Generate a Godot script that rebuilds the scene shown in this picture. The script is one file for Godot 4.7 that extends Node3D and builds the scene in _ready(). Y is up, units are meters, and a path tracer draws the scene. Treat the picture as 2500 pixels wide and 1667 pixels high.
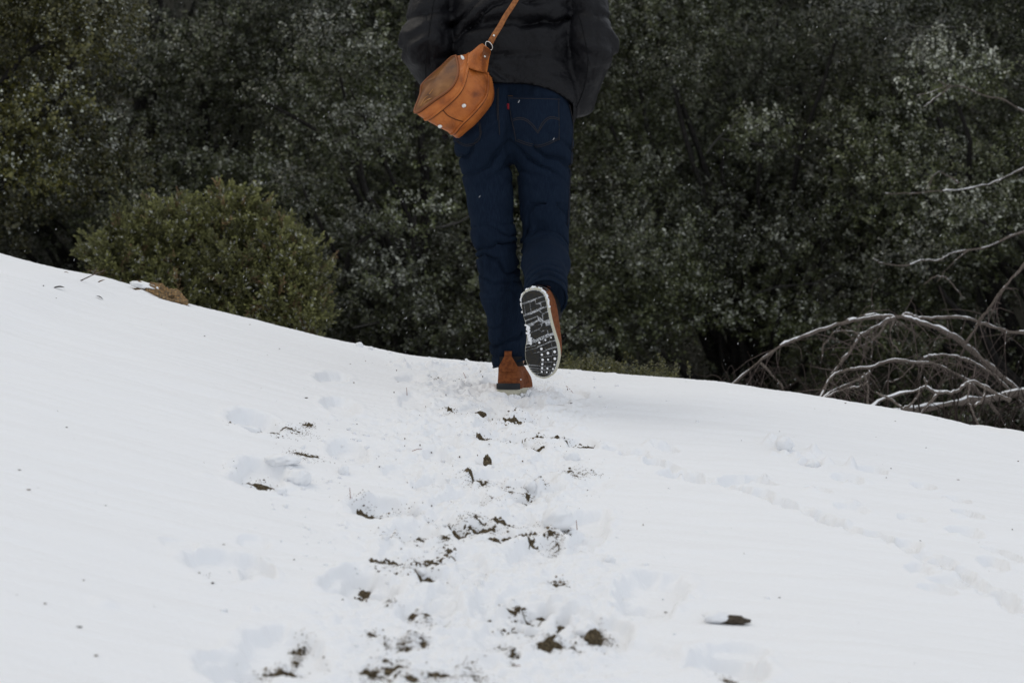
extends Node3D
# A person in a black puffer jacket walks over a snowy crest; oak woods behind.

const F := 4478.0          # focal length in photo pixels (2500 wide)
const EYE := 0.15          # camera height above the snow under the person
const CREST := 7.6         # metres from the camera to the crest
const THICK := 0.05        # snow depth over the soil

var rng := RandomNumberGenerator.new()
var n1 := FastNoiseLite.new()
var n2 := FastNoiseLite.new()
var n3 := FastNoiseLite.new()
var used := {}
var crest_lut := PackedFloat32Array()
var slope_lut := PackedFloat32Array()
var M := {}
var jeans_field: Field
var jacket_field: Field


func _ready() -> void:
	rng.seed = 7
	n1.seed = 11; n1.frequency = 1.0; n1.fractal_octaves = 3
	n2.seed = 23; n2.frequency = 1.0; n2.fractal_type = FastNoiseLite.FRACTAL_NONE
	n3.seed = 37; n3.frequency = 1.0; n3.fractal_octaves = 2
	# ---- camera
	var cam := Camera3D.new()
	cam.name = "camera"
	add_child(cam)
	cam.position = Vector3(0, EYE, 6)
	var lens := CameraAttributesPhysical.new()
	lens.frustum_focal_length = 64.47
	lens.frustum_focus_distance = 5.9
	lens.exposure_aperture = 5.4
	lens.frustum_near = 0.05
	lens.frustum_far = 400.0
	cam.attributes = lens
	cam.current = true
	# ---- overcast sky
	var sky := ProceduralSkyMaterial.new()
	sky.sky_top_color = Color(0.80, 0.82, 0.85)
	sky.sky_horizon_color = Color(0.77, 0.79, 0.82)
	sky.sky_curve = 0.3
	sky.ground_bottom_color = Color(0.5, 0.5, 0.52)
	sky.ground_horizon_color = Color(0.72, 0.74, 0.77)
	sky.sky_energy_multiplier = 1.0
	var env := Environment.new()
	env.background_mode = Environment.BG_SKY
	env.sky = Sky.new()
	env.sky.sky_material = sky
	env.tonemap_mode = Environment.TONE_MAPPER_LINEAR
	env.tonemap_exposure = 1.38
	env.sdfgi_enabled = true
	env.ssao_enabled = true
	env.ssil_enabled = true
	var we := WorldEnvironment.new()
	we.name = "world"
	we.environment = env
	add_child(we)
	var sun := DirectionalLight3D.new()
	sun.name = "sun"
	sun.light_energy = 0.22
	sun.light_angular_distance = 45.0
	sun.light_color = Color(1.0, 0.98, 0.95)
	sun.shadow_enabled = true
	sun.rotation_degrees = Vector3(-60, -112, 0)
	add_child(sun)

	make_materials()
	build_luts()
	build_snow()
	build_hillside()
	build_trees()
	build_juniper()
	build_dead_branches()
	build_shrubs()
	build_person()
	build_bag()
	build_ground_things()
	build_flakes()


# ------------------------------------------------------------------ naming
func numbered(called: String) -> String:
	if not used.has(called):
		used[called] = 0
		return called
	used[called] += 1
	return "%s_%03d" % [called, used[called]]


func tag(o: Node, label: String, category: String, group := "", kind := "") -> Node:
	if label: o.set_meta("label", label)
	if category: o.set_meta("category", category)
	if group: o.set_meta("group", group)
	if kind: o.set_meta("kind", kind)
	return o


func thing(called: String, label: String, category: String, where := Vector3.ZERO, group := "") -> Node3D:
	var o := Node3D.new()
	o.name = numbered(called)
	add_child(o)
	o.position = where
	tag(o, label, category, group)
	return o


func part(called: String, m: Mesh, mt: Material, parent: Node3D = null, moved := true) -> MeshInstance3D:
	var o := MeshInstance3D.new()
	o.mesh = m
	o.material_override = mt
	if parent == null:
		o.name = numbered(called)
		add_child(o)
	else:
		o.name = free_name(parent, called)
		parent.add_child(o, true)
		if moved:     # the mesh is in world axes: take the place of the parents off again
			o.position = -world_of(parent)
	return o


func free_name(parent: Node3D, called: String) -> String:
	var key := str(parent.get_instance_id()) + called
	var n: int = used.get(key, -1) + 1
	used[key] = n
	return called if n == 0 else "%s_%03d" % [called, n]


func world_of(n: Node) -> Vector3:
	var p := Vector3.ZERO
	while n is Node3D and n != self:
		p += n.position
		n = n.get_parent()
	return p


func copies(called: String, m: Mesh, mt: Material, spots: Array, tints: Array, parent: Node3D = null) -> MultiMeshInstance3D:
	var mm := MultiMesh.new()
	mm.transform_format = MultiMesh.TRANSFORM_3D
	mm.use_colors = not tints.is_empty()
	mm.mesh = m
	mm.instance_count = spots.size()
	for i in spots.size():
		mm.set_instance_transform(i, spots[i])
		if not tints.is_empty():
			mm.set_instance_color(i, tints[i])
	var o := MultiMeshInstance3D.new()
	o.multimesh = mm
	o.material_override = mt
	o.set_meta("kind", "stuff")
	if parent == null:
		o.name = numbered(called)
		add_child(o)
	else:
		o.name = free_name(parent, called)
		parent.add_child(o, true)
		o.position = -world_of(parent)
	return o


# ------------------------------------------------------------------ materials
func lin(r: float, g: float, b: float) -> Color:
	return Color(r, g, b).linear_to_srgb()


func mat(c: Color, rough := 0.8, metal := 0.0, spec := 0.5) -> StandardMaterial3D:
	var m := StandardMaterial3D.new()
	m.albedo_color = c
	m.roughness = rough
	m.metallic = metal
	m.metallic_specular = spec
	return m


func noise_tex(freq: float, cols: Array, offs: Array, sd: int, oct := 4, size := 512, kind := FastNoiseLite.TYPE_SIMPLEX_SMOOTH) -> NoiseTexture2D:
	var t := NoiseTexture2D.new()
	t.width = size
	t.height = size
	t.seamless = true
	var n := FastNoiseLite.new()
	n.noise_type = kind
	n.seed = sd
	n.frequency = freq
	n.fractal_octaves = oct
	t.noise = n
	if not cols.is_empty():
		var g := Gradient.new()
		g.offsets = PackedFloat32Array(offs)
		g.colors = PackedColorArray(cols)
		t.color_ramp = g
	return t


func textured(t: Texture2D, scale: Vector3, rough := 0.8, spec := 0.5) -> StandardMaterial3D:
	var m := mat(Color.WHITE, rough, 0.0, spec)
	m.albedo_texture = t
	m.uv1_triplanar = true
	m.uv1_scale = scale
	return m


func make_materials() -> void:
	var snow := mat(lin(0.85, 0.86, 0.875), 0.75, 0.0, 0.3)
	M.snow = snow
	M.soil = textured(noise_tex(0.09, [lin(0.013, 0.010, 0.007), lin(0.038, 0.029, 0.018), lin(0.088, 0.068, 0.042), lin(0.25, 0.20, 0.125)], [0.33, 0.46, 0.56, 0.72], 3, 5), Vector3.ONE * 6.0, 0.95, 0.2)
	M.litter = textured(noise_tex(0.06, [lin(0.004, 0.004, 0.003), lin(0.009, 0.009, 0.006), lin(0.022, 0.021, 0.014), lin(0.08, 0.08, 0.07)], [0.2, 0.45, 0.68, 0.9], 4, 5), Vector3.ONE * 0.7, 0.95, 0.2)
	M.leaf = mat(Color.WHITE, 0.42, 0.0, 0.5)
	M.leaf.vertex_color_use_as_albedo = true
	M.leaf.backlight_enabled = true
	M.leaf.backlight = Color(0.12, 0.14, 0.08)
	M.bark = textured(noise_tex(0.03, [lin(0.007, 0.0065, 0.006), lin(0.02, 0.018, 0.016), lin(0.06, 0.056, 0.052)], [0.25, 0.5, 0.8], 5), Vector3(6, 2, 6), 0.9, 0.3)
	M.dead = textured(noise_tex(0.03, [lin(0.045, 0.036, 0.031), lin(0.12, 0.098, 0.083), lin(0.23, 0.195, 0.168)], [0.25, 0.5, 0.8], 6), Vector3(8, 8, 8), 0.85, 0.3)
	M.twig = mat(lin(0.125, 0.098, 0.088), 0.9, 0.0, 0.3)
	M.thicket = mat(lin(0.030, 0.023, 0.020), 0.9, 0.0, 0.2)
	M.grey_limb = textured(noise_tex(0.03, [lin(0.018, 0.017, 0.015), lin(0.05, 0.047, 0.043), lin(0.11, 0.105, 0.10)], [0.25, 0.5, 0.8], 7), Vector3(6, 6, 6), 0.9, 0.3)
	# clothing
	var denim := noise_tex(0.05, [lin(0.0056, 0.0098, 0.0200), lin(0.0074, 0.0128, 0.0248), lin(0.0094, 0.0162, 0.0300), lin(0.014, 0.024, 0.040)], [0.25, 0.45, 0.6, 0.82], 8, 5)
	M.denim = textured(denim, Vector3(18, 1.0, 18), 0.95, 0.15)
	M.denim.vertex_color_use_as_albedo = true
	M.denim.heightmap_enabled = true
	M.denim.heightmap_texture = noise_tex(0.25, [], [], 9, 2)
	M.denim.heightmap_scale = 0.02
	M.stitch = mat(lin(0.030, 0.028, 0.030), 0.9, 0.0, 0.2)
	M.stitch_gold = mat(lin(0.06, 0.038, 0.018), 0.9, 0.0, 0.2)
	M.red = mat(lin(0.20, 0.009, 0.016), 0.7, 0.0, 0.3)
	M.nylon = textured(noise_tex(0.02, [lin(0.0023, 0.0023, 0.0035), lin(0.0035, 0.0035, 0.0050)], [0.3, 0.7], 10, 3), Vector3.ONE * 3.0, 0.55, 0.34)
	M.nylon.heightmap_enabled = true
	M.nylon.heightmap_texture = noise_tex(0.03, [], [], 12, 4)
	M.nylon.heightmap_scale = 0.3
	M.black = mat(lin(0.006, 0.006, 0.007), 0.85, 0.0, 0.3)
	M.skin = mat(lin(0.42, 0.25, 0.18), 0.55)
	M.hair = mat(lin(0.03, 0.02, 0.014), 0.6)
	# leather
	M.leather = textured(noise_tex(0.007, [lin(0.11, 0.028, 0.006), lin(0.33, 0.088, 0.015), lin(0.44, 0.130, 0.024), lin(0.50, 0.170, 0.037)], [0.12, 0.38, 0.62, 0.9], 14, 5), Vector3.ONE * 3.0, 0.5, 0.4)
	M.leather.heightmap_enabled = true
	M.leather.heightmap_texture = noise_tex(0.05, [], [], 15, 4)
	M.leather.heightmap_scale = 0.25
	M.leather_face = textured(noise_tex(0.008, [lin(0.07, 0.024, 0.006), lin(0.155, 0.055, 0.011), lin(0.20, 0.078, 0.016), lin(0.33, 0.16, 0.055)], [0.2, 0.45, 0.68, 0.95], 16, 5), Vector3(3, 5, 3), 0.5, 0.4)
	M.leather_dark = mat(lin(0.20, 0.066, 0.02), 0.5, 0.0, 0.4)
	M.leather_strap = textured(noise_tex(0.03, [lin(0.22, 0.075, 0.02), lin(0.34, 0.125, 0.034)], [0.3, 0.7], 17, 3), Vector3.ONE * 5.0, 0.55, 0.4)
	M.seam_dark = mat(lin(0.085, 0.028, 0.010), 0.7, 0.0, 0.3)
	M.scratch = mat(lin(0.42, 0.22, 0.09), 0.8, 0.0, 0.2)
	M.metal = mat(lin(0.72, 0.70, 0.66), 0.28, 1.0)
	M.boot = textured(noise_tex(0.02, [lin(0.11, 0.031, 0.009), lin(0.17, 0.050, 0.014), lin(0.215, 0.068, 0.019)], [0.25, 0.5, 0.8], 18, 4), Vector3.ONE * 6.0, 0.75, 0.3)
	M.stripe = mat(lin(0.022, 0.024, 0.027), 0.7, 0.0, 0.3)
	M.midsole = mat(lin(0.50, 0.48, 0.38), 0.7, 0.0, 0.3)
	M.rubber = textured(noise_tex(0.03, [lin(0.022, 0.023, 0.024), lin(0.030, 0.029, 0.026), lin(0.045, 0.037, 0.022)], [0.3, 0.55, 0.85], 19, 3), Vector3.ONE * 6.0, 0.7, 0.3)
	M.groove = textured(noise_tex(0.03, [lin(0.012, 0.012, 0.013), lin(0.02, 0.02, 0.02), lin(0.55, 0.56, 0.57), lin(0.75, 0.76, 0.78)], [0.3, 0.40, 0.47, 0.8], 20, 3), Vector3.ONE * 14.0, 0.8, 0.2)
	M.rock = textured(noise_tex(0.03, [lin(0.05, 0.045, 0.038), lin(0.16, 0.13, 0.09), lin(0.34, 0.17, 0.055), lin(0.42, 0.33, 0.19)], [0.25, 0.45, 0.6, 0.8], 21, 5), Vector3.ONE * 7.0, 0.95, 0.2)
	M.wood = textured(noise_tex(0.03, [lin(0.03, 0.024, 0.018), lin(0.075, 0.06, 0.045), lin(0.13, 0.11, 0.085)], [0.25, 0.5, 0.8], 22, 4), Vector3(6, 30, 30), 0.9, 0.2)
	M.dry_leaf = mat(lin(0.17, 0.095, 0.04), 0.8, 0.0, 0.3)
	M.grey_leaf = mat(lin(0.07, 0.065, 0.06), 0.8, 0.0, 0.3)
	M.needle = mat(lin(0.20, 0.055, 0.03), 0.8, 0.0, 0.3)
	M.crumb = mat(Color.WHITE, 0.95, 0.0, 0.2)
	M.crumb.vertex_color_use_as_albedo = true


# ------------------------------------------------------------------ places
func at(px: float, py: float, d: float) -> Vector3:
	return Vector3((px - 1250.0) / F * d, EYE - (py - 833.5) / F * d, 6.0 - d)


func build_luts() -> void:
	var pts := [Vector2(-2400, 560), Vector2(-900, 560), Vector2(-300, 585), Vector2(0, 622), Vector2(130, 655), Vector2(300, 690), Vector2(440, 736), Vector2(600, 776), Vector2(790, 824), Vector2(900, 850), Vector2(1000, 870), Vector2(1100, 881), Vector2(1190, 887), Vector2(1350, 901), Vector2(1500, 913), Vector2(1640, 923), Vector2(1800, 942), Vector2(2000, 971), Vector2(2150, 995), Vector2(2270, 1020), Vector2(2350, 1040), Vector2(2420, 1044), Vector2(2500, 1062), Vector2(2700, 1110), Vector2(3300, 1180), Vector2(5000, 1200)]
	var curve := []
	for p in pts:
		var w := at(p.x, p.y, CREST)
		curve.append(Vector2(w.x, w.y))
	crest_lut.resize(9001)
	for i in 9001:
		var x := (i - 4500) * 0.01
		var k := 0
		while k < curve.size() - 2 and curve[k + 1].x < x:
			k += 1
		var a: Vector2 = curve[k]
		var b: Vector2 = curve[k + 1]
		var t := clampf((x - a.x) / (b.x - a.x), 0, 1)
		var a0: Vector2 = curve[maxi(k - 1, 0)]
		var b1: Vector2 = curve[mini(k + 2, curve.size() - 1)]
		var ma := (b.y - a0.y) / maxf(b.x - a0.x, 0.01) * (b.x - a.x)
		var mb := (b1.y - a.y) / maxf(b1.x - a.x, 0.01) * (b.x - a.x)
		var t2 := t * t
		var t3 := t2 * t
		crest_lut[i] = (2 * t3 - 3 * t2 + 1) * a.y + (t3 - 2 * t2 + t) * ma + (-2 * t3 + 3 * t2) * b.y + (t3 - t2) * mb
	# height along the way towards the crest (t = metres past it), by adding up slopes
	slope_lut.resize(4001)          # t from -60 to 20 in steps of 0.02
	slope_lut[3000] = 0.0
	for i in range(3001, 4001):
		slope_lut[i] = slope_lut[i - 1] + 0.02 * steep((i - 3000.5) * 0.02)
	for i in range(2999, -1, -1):
		slope_lut[i] = slope_lut[i + 1] - 0.02 * steep((i - 2999.5) * 0.02)


func steep(t: float) -> float:
	if t < -9.0:
		return 0.04
	if t < -2.2:
		return 0.14
	if t < 0.0:
		return lerpf(0.14, -0.02, (t + 2.2) / 2.2)
	if t < 2.0:
		return lerpf(-0.02, -0.36, t / 2.0)
	return -0.36


func base(x: float, d: float) -> float:
	var i := clampf(x * 100.0 + 4500.0, 0, 8999)
	var k := int(i)
	var j := clampf((d - CREST) * 50.0 + 3000.0, 0, 3999)
	var l := int(j)
	return lerpf(crest_lut[k], crest_lut[k + 1], i - k) + lerpf(slope_lut[l], slope_lut[l + 1], j - l)


func ground_d(px: float, py: float) -> float:   # metres ahead at which that sight line meets the snow
	var sx := (px - 1250.0) / F
	var sy := -(py - 833.5) / F
	var d := 2.2
	while d < 9.0:
		if EYE + sy * d < base(sx * d, d):
			break
		d += 0.02
	var lo := d - 0.02
	for i in 8:
		var mid := (lo + d) / 2
		if EYE + sy * mid < base(sx * mid, mid):
			d = mid
		else:
			lo = mid
	return d


func on_snow(px: float, py: float) -> Vector3:
	var d := ground_d(px, py)
	return Vector3((px - 1250.0) / F * d, base((px - 1250.0) / F * d, d), 6.0 - d)


# ------------------------------------------------------------------ geometry
func grid_mesh(rows: Array, closed := true, cap := false) -> ArrayMesh:
	var st := SurfaceTool.new()
	st.begin(Mesh.PRIMITIVE_TRIANGLES)
	add_grid(st, rows, closed, cap)
	return done(st)


func done(st: SurfaceTool, flat := false) -> ArrayMesh:
	if not flat:
		st.index()
	st.generate_normals()
	return st.commit()


func tri(st: SurfaceTool, a: Vector3, b: Vector3, c: Vector3) -> void:
	st.add_vertex(a)
	st.add_vertex(b)
	st.add_vertex(c)


func add_grid(st: SurfaceTool, rows: Array, closed := true, cap := false) -> void:
	var n: int = rows[0].size()
	for r in rows.size() - 1:
		var a: PackedVector3Array = rows[r]
		var b: PackedVector3Array = rows[r + 1]
		for i in (n if closed else n - 1):
			var j := (i + 1) % n
			tri(st, a[i], b[i], b[j])
			tri(st, a[i], b[j], a[j])
	if cap:
		for e in [0, rows.size() - 1]:
			var l: PackedVector3Array = rows[e]
			var c := Vector3.ZERO
			for p in l:
				c += p / n
			for i in n:
				if e == 0:
					tri(st, c, l[i], l[(i + 1) % n])
				else:
					tri(st, c, l[(i + 1) % n], l[i])


func smooth_line(pts: Array, per := 4) -> Array:
	var out := []
	for i in pts.size() - 1:
		var a: Vector3 = pts[maxi(i - 1, 0)]
		var b: Vector3 = pts[i]
		var c: Vector3 = pts[i + 1]
		var e: Vector3 = pts[mini(i + 2, pts.size() - 1)]
		for k in per:
			out.append(b.cubic_interpolate(c, a, e, float(k) / per))
	out.append(pts[pts.size() - 1])
	return out


func add_tube(st: SurfaceTool, pts: Array, r0: float, r1: float, sides := 6, wobble := 0.0) -> void:
	var rows := []
	for i in pts.size():
		var p: Vector3 = pts[i]
		var dir: Vector3 = (pts[mini(i + 1, pts.size() - 1)] - pts[maxi(i - 1, 0)]).normalized()
		var s := dir.cross(Vector3.UP)
		if s.length() < 0.1:
			s = dir.cross(Vector3.RIGHT)
		s = s.normalized()
		var u := s.cross(dir)
		var r := lerpf(r0, r1, float(i) / maxf(pts.size() - 1, 1))
		if wobble > 0:
			r *= 1.0 + wobble * n2.get_noise_3d(p.x * 9, p.y * 9, p.z * 9)
		var row := PackedVector3Array()
		for k in sides:
			var w := TAU * k / sides
			row.append(p + (s * cos(w) + u * sin(w)) * r)
		rows.append(row)
	add_grid(st, rows, true, true)


func tube(pts: Array, r0: float, r1: float, sides := 6, wobble := 0.0) -> ArrayMesh:
	var st := SurfaceTool.new()
	st.begin(Mesh.PRIMITIVE_TRIANGLES)
	add_tube(st, pts, r0, r1, sides, wobble)
	return done(st)


func lump(c: Vector3, r: Vector3, rough := 0.25, sd := 0.0, seg := 14, freq := 1.6, turn := Basis.IDENTITY) -> ArrayMesh:
	var rows := []
	for i in seg / 2 + 1:
		var a := PI * i / (seg / 2)
		var row := PackedVector3Array()
		for k in seg:
			var b := TAU * k / seg
			var v := Vector3(sin(a) * cos(b), cos(a), sin(a) * sin(b))
			var q := 1.0 + rough * n1.get_noise_3d(v.x * freq + sd, v.y * freq, v.z * freq - sd)
			row.append(c + turn * (v * r * q))
		rows.append(row)
	return grid_mesh(rows)


# ------------------------------------------------------------------ bodies from rounded bones
class Field:
	var bones := []
	var post: Callable
	var tint: Callable
	func bone(a: Vector3, b: Vector3, ra: float, rb: float, k := 0.03, flat := Vector3.ONE) -> void:
		bones.append([a, b - a, 1.0 / maxf((b - a).length_squared(), 1e-8), ra, rb - ra, k, flat])
	func raw(p: Vector3) -> float:
		var r := 10.0
		for q in bones:
			var ap: Vector3 = p - q[0]
			var ba: Vector3 = q[1]
			var h := clampf(ap.dot(ba) * q[2], 0.0, 1.0)
			var e: float = ((ap - ba * h) * q[6]).length() - q[3] - q[4] * h
			var k: float = q[5]
			var m := maxf(k - absf(r - e), 0.0) / k
			r = minf(r, e) - m * m * k * 0.25
		return r
	func dist(p: Vector3) -> float:
		var r := raw(p)
		if post and absf(r) < 0.12:
			r = post.call(p, r)
		return r
	func normal(p: Vector3) -> Vector3:
		var e := 0.002
		return Vector3(dist(p + Vector3(e, 0, 0)) - dist(p - Vector3(e, 0, 0)), dist(p + Vector3(0, e, 0)) - dist(p - Vector3(0, e, 0)), dist(p + Vector3(0, 0, e)) - dist(p - Vector3(0, 0, e))).normalized()


func net(f: Field, lo: Vector3, hi: Vector3, c: float) -> ArrayMesh:
	var nx := int((hi.x - lo.x) / c) + 2
	var ny := int((hi.y - lo.y) / c) + 2
	var nz := int((hi.z - lo.z) / c) + 2
	var sx := 1
	var sy := nx
	var sz := nx * ny
	var val := PackedFloat32Array()
	val.resize(nx * ny * nz)
	val.fill(1.0)
	var live := []
	var B := 6
	for bz in range(0, nz, B):
		for by in range(0, ny, B):
			for bx in range(0, nx, B):
				var mid := lo + Vector3(bx + 2.5, by + 2.5, bz + 2.5) * c
				var dm := f.raw(mid)
				var skip := absf(dm) > 4.4 * c * 1.5 + 0.045
				if skip and dm > 0:
					continue
				if not skip:
					live.append(Vector3i(bx, by, bz))
				for k in range(bz, mini(bz + B, nz)):
					for j in range(by, mini(by + B, ny)):
						for i in range(bx, mini(bx + B, nx)):
							val[i + j * sy + k * sz] = -1.0 if skip else f.dist(lo + Vector3(i, j, k) * c)
	var id := PackedInt32Array()
	id.resize(nx * ny * nz)
	id.fill(-1)
	var verts := PackedVector3Array()
	var corner := [0, sx, sy, sx + sy, sz, sx + sz, sy + sz, sx + sy + sz]
	var place := [Vector3(0, 0, 0), Vector3(1, 0, 0), Vector3(0, 1, 0), Vector3(1, 1, 0), Vector3(0, 0, 1), Vector3(1, 0, 1), Vector3(0, 1, 1), Vector3(1, 1, 1)]
	var edges := [[0, 1], [2, 3], [4, 5], [6, 7], [0, 2], [1, 3], [4, 6], [5, 7], [0, 4], [1, 5], [2, 6], [3, 7]]
	for b in live:
		for k in range(b.z, mini(b.z + B, nz - 1)):
			for j in range(b.y, mini(b.y + B, ny - 1)):
				for i in range(b.x, mini(b.x + B, nx - 1)):
					var o: int = i + j * sy + k * sz
					var neg := 0
					for q in 8:
						if val[o + corner[q]] < 0:
							neg += 1
					if neg == 0 or neg == 8:
						continue
					var s := Vector3.ZERO
					var cnt := 0
					for e in edges:
						var va := val[o + corner[e[0]]]
						var vb := val[o + corner[e[1]]]
						if (va < 0) != (vb < 0):
							s += place[e[0]].lerp(place[e[1]], va / (va - vb))
							cnt += 1
					id[o] = verts.size()
					verts.append(lo + (Vector3(i, j, k) + s / cnt) * c)
	var idx := PackedInt32Array()
	var step := [sx, sy, sz]
	for b in live:
		for k in range(b.z, mini(b.z + B, nz - 1)):
			for j in range(b.y, mini(b.y + B, ny - 1)):
				for i in range(b.x, mini(b.x + B, nx - 1)):
					if i == 0 or j == 0 or k == 0:
						continue
					var o: int = i + j * sy + k * sz
					for ax in 3:
						var v0 := val[o]
						var v1 := val[o + step[ax]]
						if (v0 < 0) == (v1 < 0):
							continue
						var u: int = step[(ax + 1) % 3]
						var w: int = step[(ax + 2) % 3]
						var q := [id[o], id[o - u], id[o - u - w], id[o - w]]
						if q.min() < 0:
							continue
						if v0 < 0:
							idx.append_array([q[0], q[2], q[1], q[0], q[3], q[2]])
						else:
							idx.append_array([q[0], q[1], q[2], q[0], q[2], q[3]])
	var nor := PackedVector3Array()
	nor.resize(verts.size())
	for t in range(0, idx.size(), 3):
		var a := verts[idx[t]]
		var nn := (verts[idx[t + 2]] - a).cross(verts[idx[t + 1]] - a)
		for q in 3:
			nor[idx[t + q]] += nn
	for i in nor.size():
		nor[i] = nor[i].normalized()
	var arr := []
	arr.resize(Mesh.ARRAY_MAX)
	arr[Mesh.ARRAY_VERTEX] = verts
	arr[Mesh.ARRAY_NORMAL] = nor
	arr[Mesh.ARRAY_INDEX] = idx
	var m := ArrayMesh.new()
	if f.tint:
		var cols := PackedColorArray()
		for v in verts:
			var g: float = f.tint.call(v)
			cols.append(Color(g, g, g))
		arr[Mesh.ARRAY_COLOR] = cols
	m.add_surface_from_arrays(Mesh.PRIMITIVE_TRIANGLES, arr)
	return m


func cast(f: Field, px: float, py: float) -> Vector3:   # the sight line's first point on the body
	var o := Vector3(0, EYE, 6)
	var dir := (at(px, py, 1.0) - o).normalized()
	var t := 5.2
	for i in 60:
		var e := f.dist(o + dir * t)
		if e < 0.0004 or t > 7.0:
			break
		t += clampf(e * 0.7, 0.0004, 0.1)
	return o + dir * t


# ------------------------------------------------------------------ snow and soil
var d_rows := PackedFloat32Array()
var c_cols := PackedFloat32Array()
var delta := PackedFloat32Array()
var under := PackedFloat32Array()      # the soil, measured from the clean snow like delta
var ncol := 0
var soil_spots := []


func half_width(d: float) -> float:
	return 0.30 * maxf(d, 2.3) + 0.35


func build_snow() -> void:
	for v in [-40.0, -25.0, -15.0, -8.0, -4.0, -2.0, -0.5, 0.5, 1.2, 1.7, 2.0, 2.2, 2.35]:
		d_rows.append(v)
	var d := 2.5
	while d < 8.7:
		d_rows.append(d)
		d += d * d / 2500.0
	for v in [8.75, 8.85, 9.0, 9.2, 9.5, 9.9, 10.4, 11.0, 11.7, 12.5, 13.5]:
		d_rows.append(v)
	var nf := 660
	for i in nf + 1:
		var v := 2.0 * i / nf - 1.0
		c_cols.append(0.5 * v + 0.5 * v * v * v)
	ncol = nf + 1
	delta.resize(d_rows.size() * ncol)
	under.resize(d_rows.size() * ncol)
	under.fill(-THICK)
	# wind ripples, soft lumps and the trampled path
	for r in d_rows.size():
		var dd := d_rows[r]
		var w := half_width(dd)
		for c in ncol:
			var x := c_cols[c] * w
			var h := 0.009 * n1.get_noise_2d(x * 1.1 + dd * 0.4, dd * 3.2) + 0.0036 * n3.get_noise_2d(x * 2.6 + dd * 1.5, dd * 15.0)
			if dd < 9.0 and dd > 2.0:
				var p := path(x, dd)
				if p > 0.01:
					h += p * (0.011 * n1.get_noise_2d(x * 6.0, dd * 7.5 + 40.0) + 0.009 * n3.get_noise_2d(x * 22.0, dd * 26.0) - 0.006)
					var rg := 1.0 - absf(n2.get_noise_2d(x * 30.0, dd * 50.0))
					h += p * (0.0022 * rg * rg + 0.0105 * n3.get_noise_2d(x * 7.0 + 31.0, dd * 40.0)) + p * 0.0012 * n2.get_noise_2d(x * 90.0, dd * 110.0)
				if p > 0.3:
					under[r * ncol + c] = -0.043 + 0.008 * n3.get_noise_2d(x * 30.0, dd * 30.0) + 0.005 * n2.get_noise_2d(x * 100.0, dd * 90.0)
				h += 0.0010 * n2.get_noise_2d(x * 70.0, dd * 90.0)
			delta[r * ncol + c] = h
	foot_marks()
	# the sheet itself
	var outer := 14
	var tot := ncol + 2 * outer
	var vs := PackedVector3Array()
	vs.resize(tot * d_rows.size())
	for r in d_rows.size():
		var dd := d_rows[r]
		var w := half_width(dd)
		for c in tot:
			var x := 0.0
			var h := 0.0
			if c < outer:
				var q := float(outer - c) / outer
				x = -w - (40.0 - w) * q * q
			elif c >= outer + ncol:
				var q := float(c - outer - ncol + 1) / outer
				x = w + (40.0 - w) * q * q
			else:
				x = c_cols[c - outer] * w
				h = delta[r * ncol + c - outer]
			vs[r * tot + c] = Vector3(x, base(x, dd) + h, 6.0 - dd)
	var idx := PackedInt32Array()
	idx.resize((tot - 1) * (d_rows.size() - 1) * 6)
	var k := 0
	for r in d_rows.size() - 1:
		for c in tot - 1:
			var o := r * tot + c
			idx[k] = o; idx[k + 1] = o + tot; idx[k + 2] = o + tot + 1
			idx[k + 3] = o; idx[k + 4] = o + tot + 1; idx[k + 5] = o + 1
			k += 6
	var nor := PackedVector3Array()
	nor.resize(vs.size())
	for r in d_rows.size():
		var ra := maxi(r - 1, 0)
		var rb := mini(r + 1, d_rows.size() - 1)
		for c in tot:
			var dx := vs[r * tot + mini(c + 1, tot - 1)] - vs[r * tot + maxi(c - 1, 0)]
			var dz := vs[rb * tot + c] - vs[ra * tot + c]
			nor[r * tot + c] = dx.cross(dz).normalized()
	var arr := []
	arr.resize(Mesh.ARRAY_MAX)
	arr[Mesh.ARRAY_VERTEX] = vs
	arr[Mesh.ARRAY_NORMAL] = nor
	arr[Mesh.ARRAY_INDEX] = idx
	var m := ArrayMesh.new()
	m.add_surface_from_arrays(Mesh.PRIMITIVE_TRIANGLES, arr)
	tag(part("snow", m, M.snow), "white snow sheet over the crest with a trampled muddy path", "", "", "structure")
	# soil under it, where it can come to light
	var st := SurfaceTool.new()
	st.begin(Mesh.PRIMITIVE_TRIANGLES)
	for r in d_rows.size() - 1:
		for c in ncol - 1:
			var o := r * ncol + c
			if maxf(maxf(under[o], under[o + 1]), maxf(under[o + ncol], under[o + ncol + 1])) < -0.046:
				continue
			if minf(minf(delta[o] - under[o], delta[o + 1] - under[o + 1]), minf(delta[o + ncol] - under[o + ncol], delta[o + ncol + 1] - under[o + ncol + 1])) > 0.012:
				continue
			var q := []
			for k2 in [o, o + ncol, o + ncol + 1, o + 1]:
				var p := vs[(k2 / ncol) * tot + outer + k2 % ncol]
				p.y += under[k2] - delta[k2]
				q.append(p)
			tri(st, q[0], q[1], q[2])
			tri(st, q[0], q[2], q[3])
	tag(part("soil", done(st), M.soil), "brown sandy soil showing through the trampled snow", "", "", "structure")


func path(x: float, d: float) -> float:
	var q := absf(x + 0.075 + 0.03 * n2.get_noise_2d(d * 0.9, 3.0)) / (0.30 + 0.08 * n2.get_noise_2d(d * 1.6, x * 2.0 + 9.0))
	return (1.0 - smoothstep(0.6, 1.15, q)) * (1.0 - smoothstep(6.7, 7.8, d))


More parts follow.
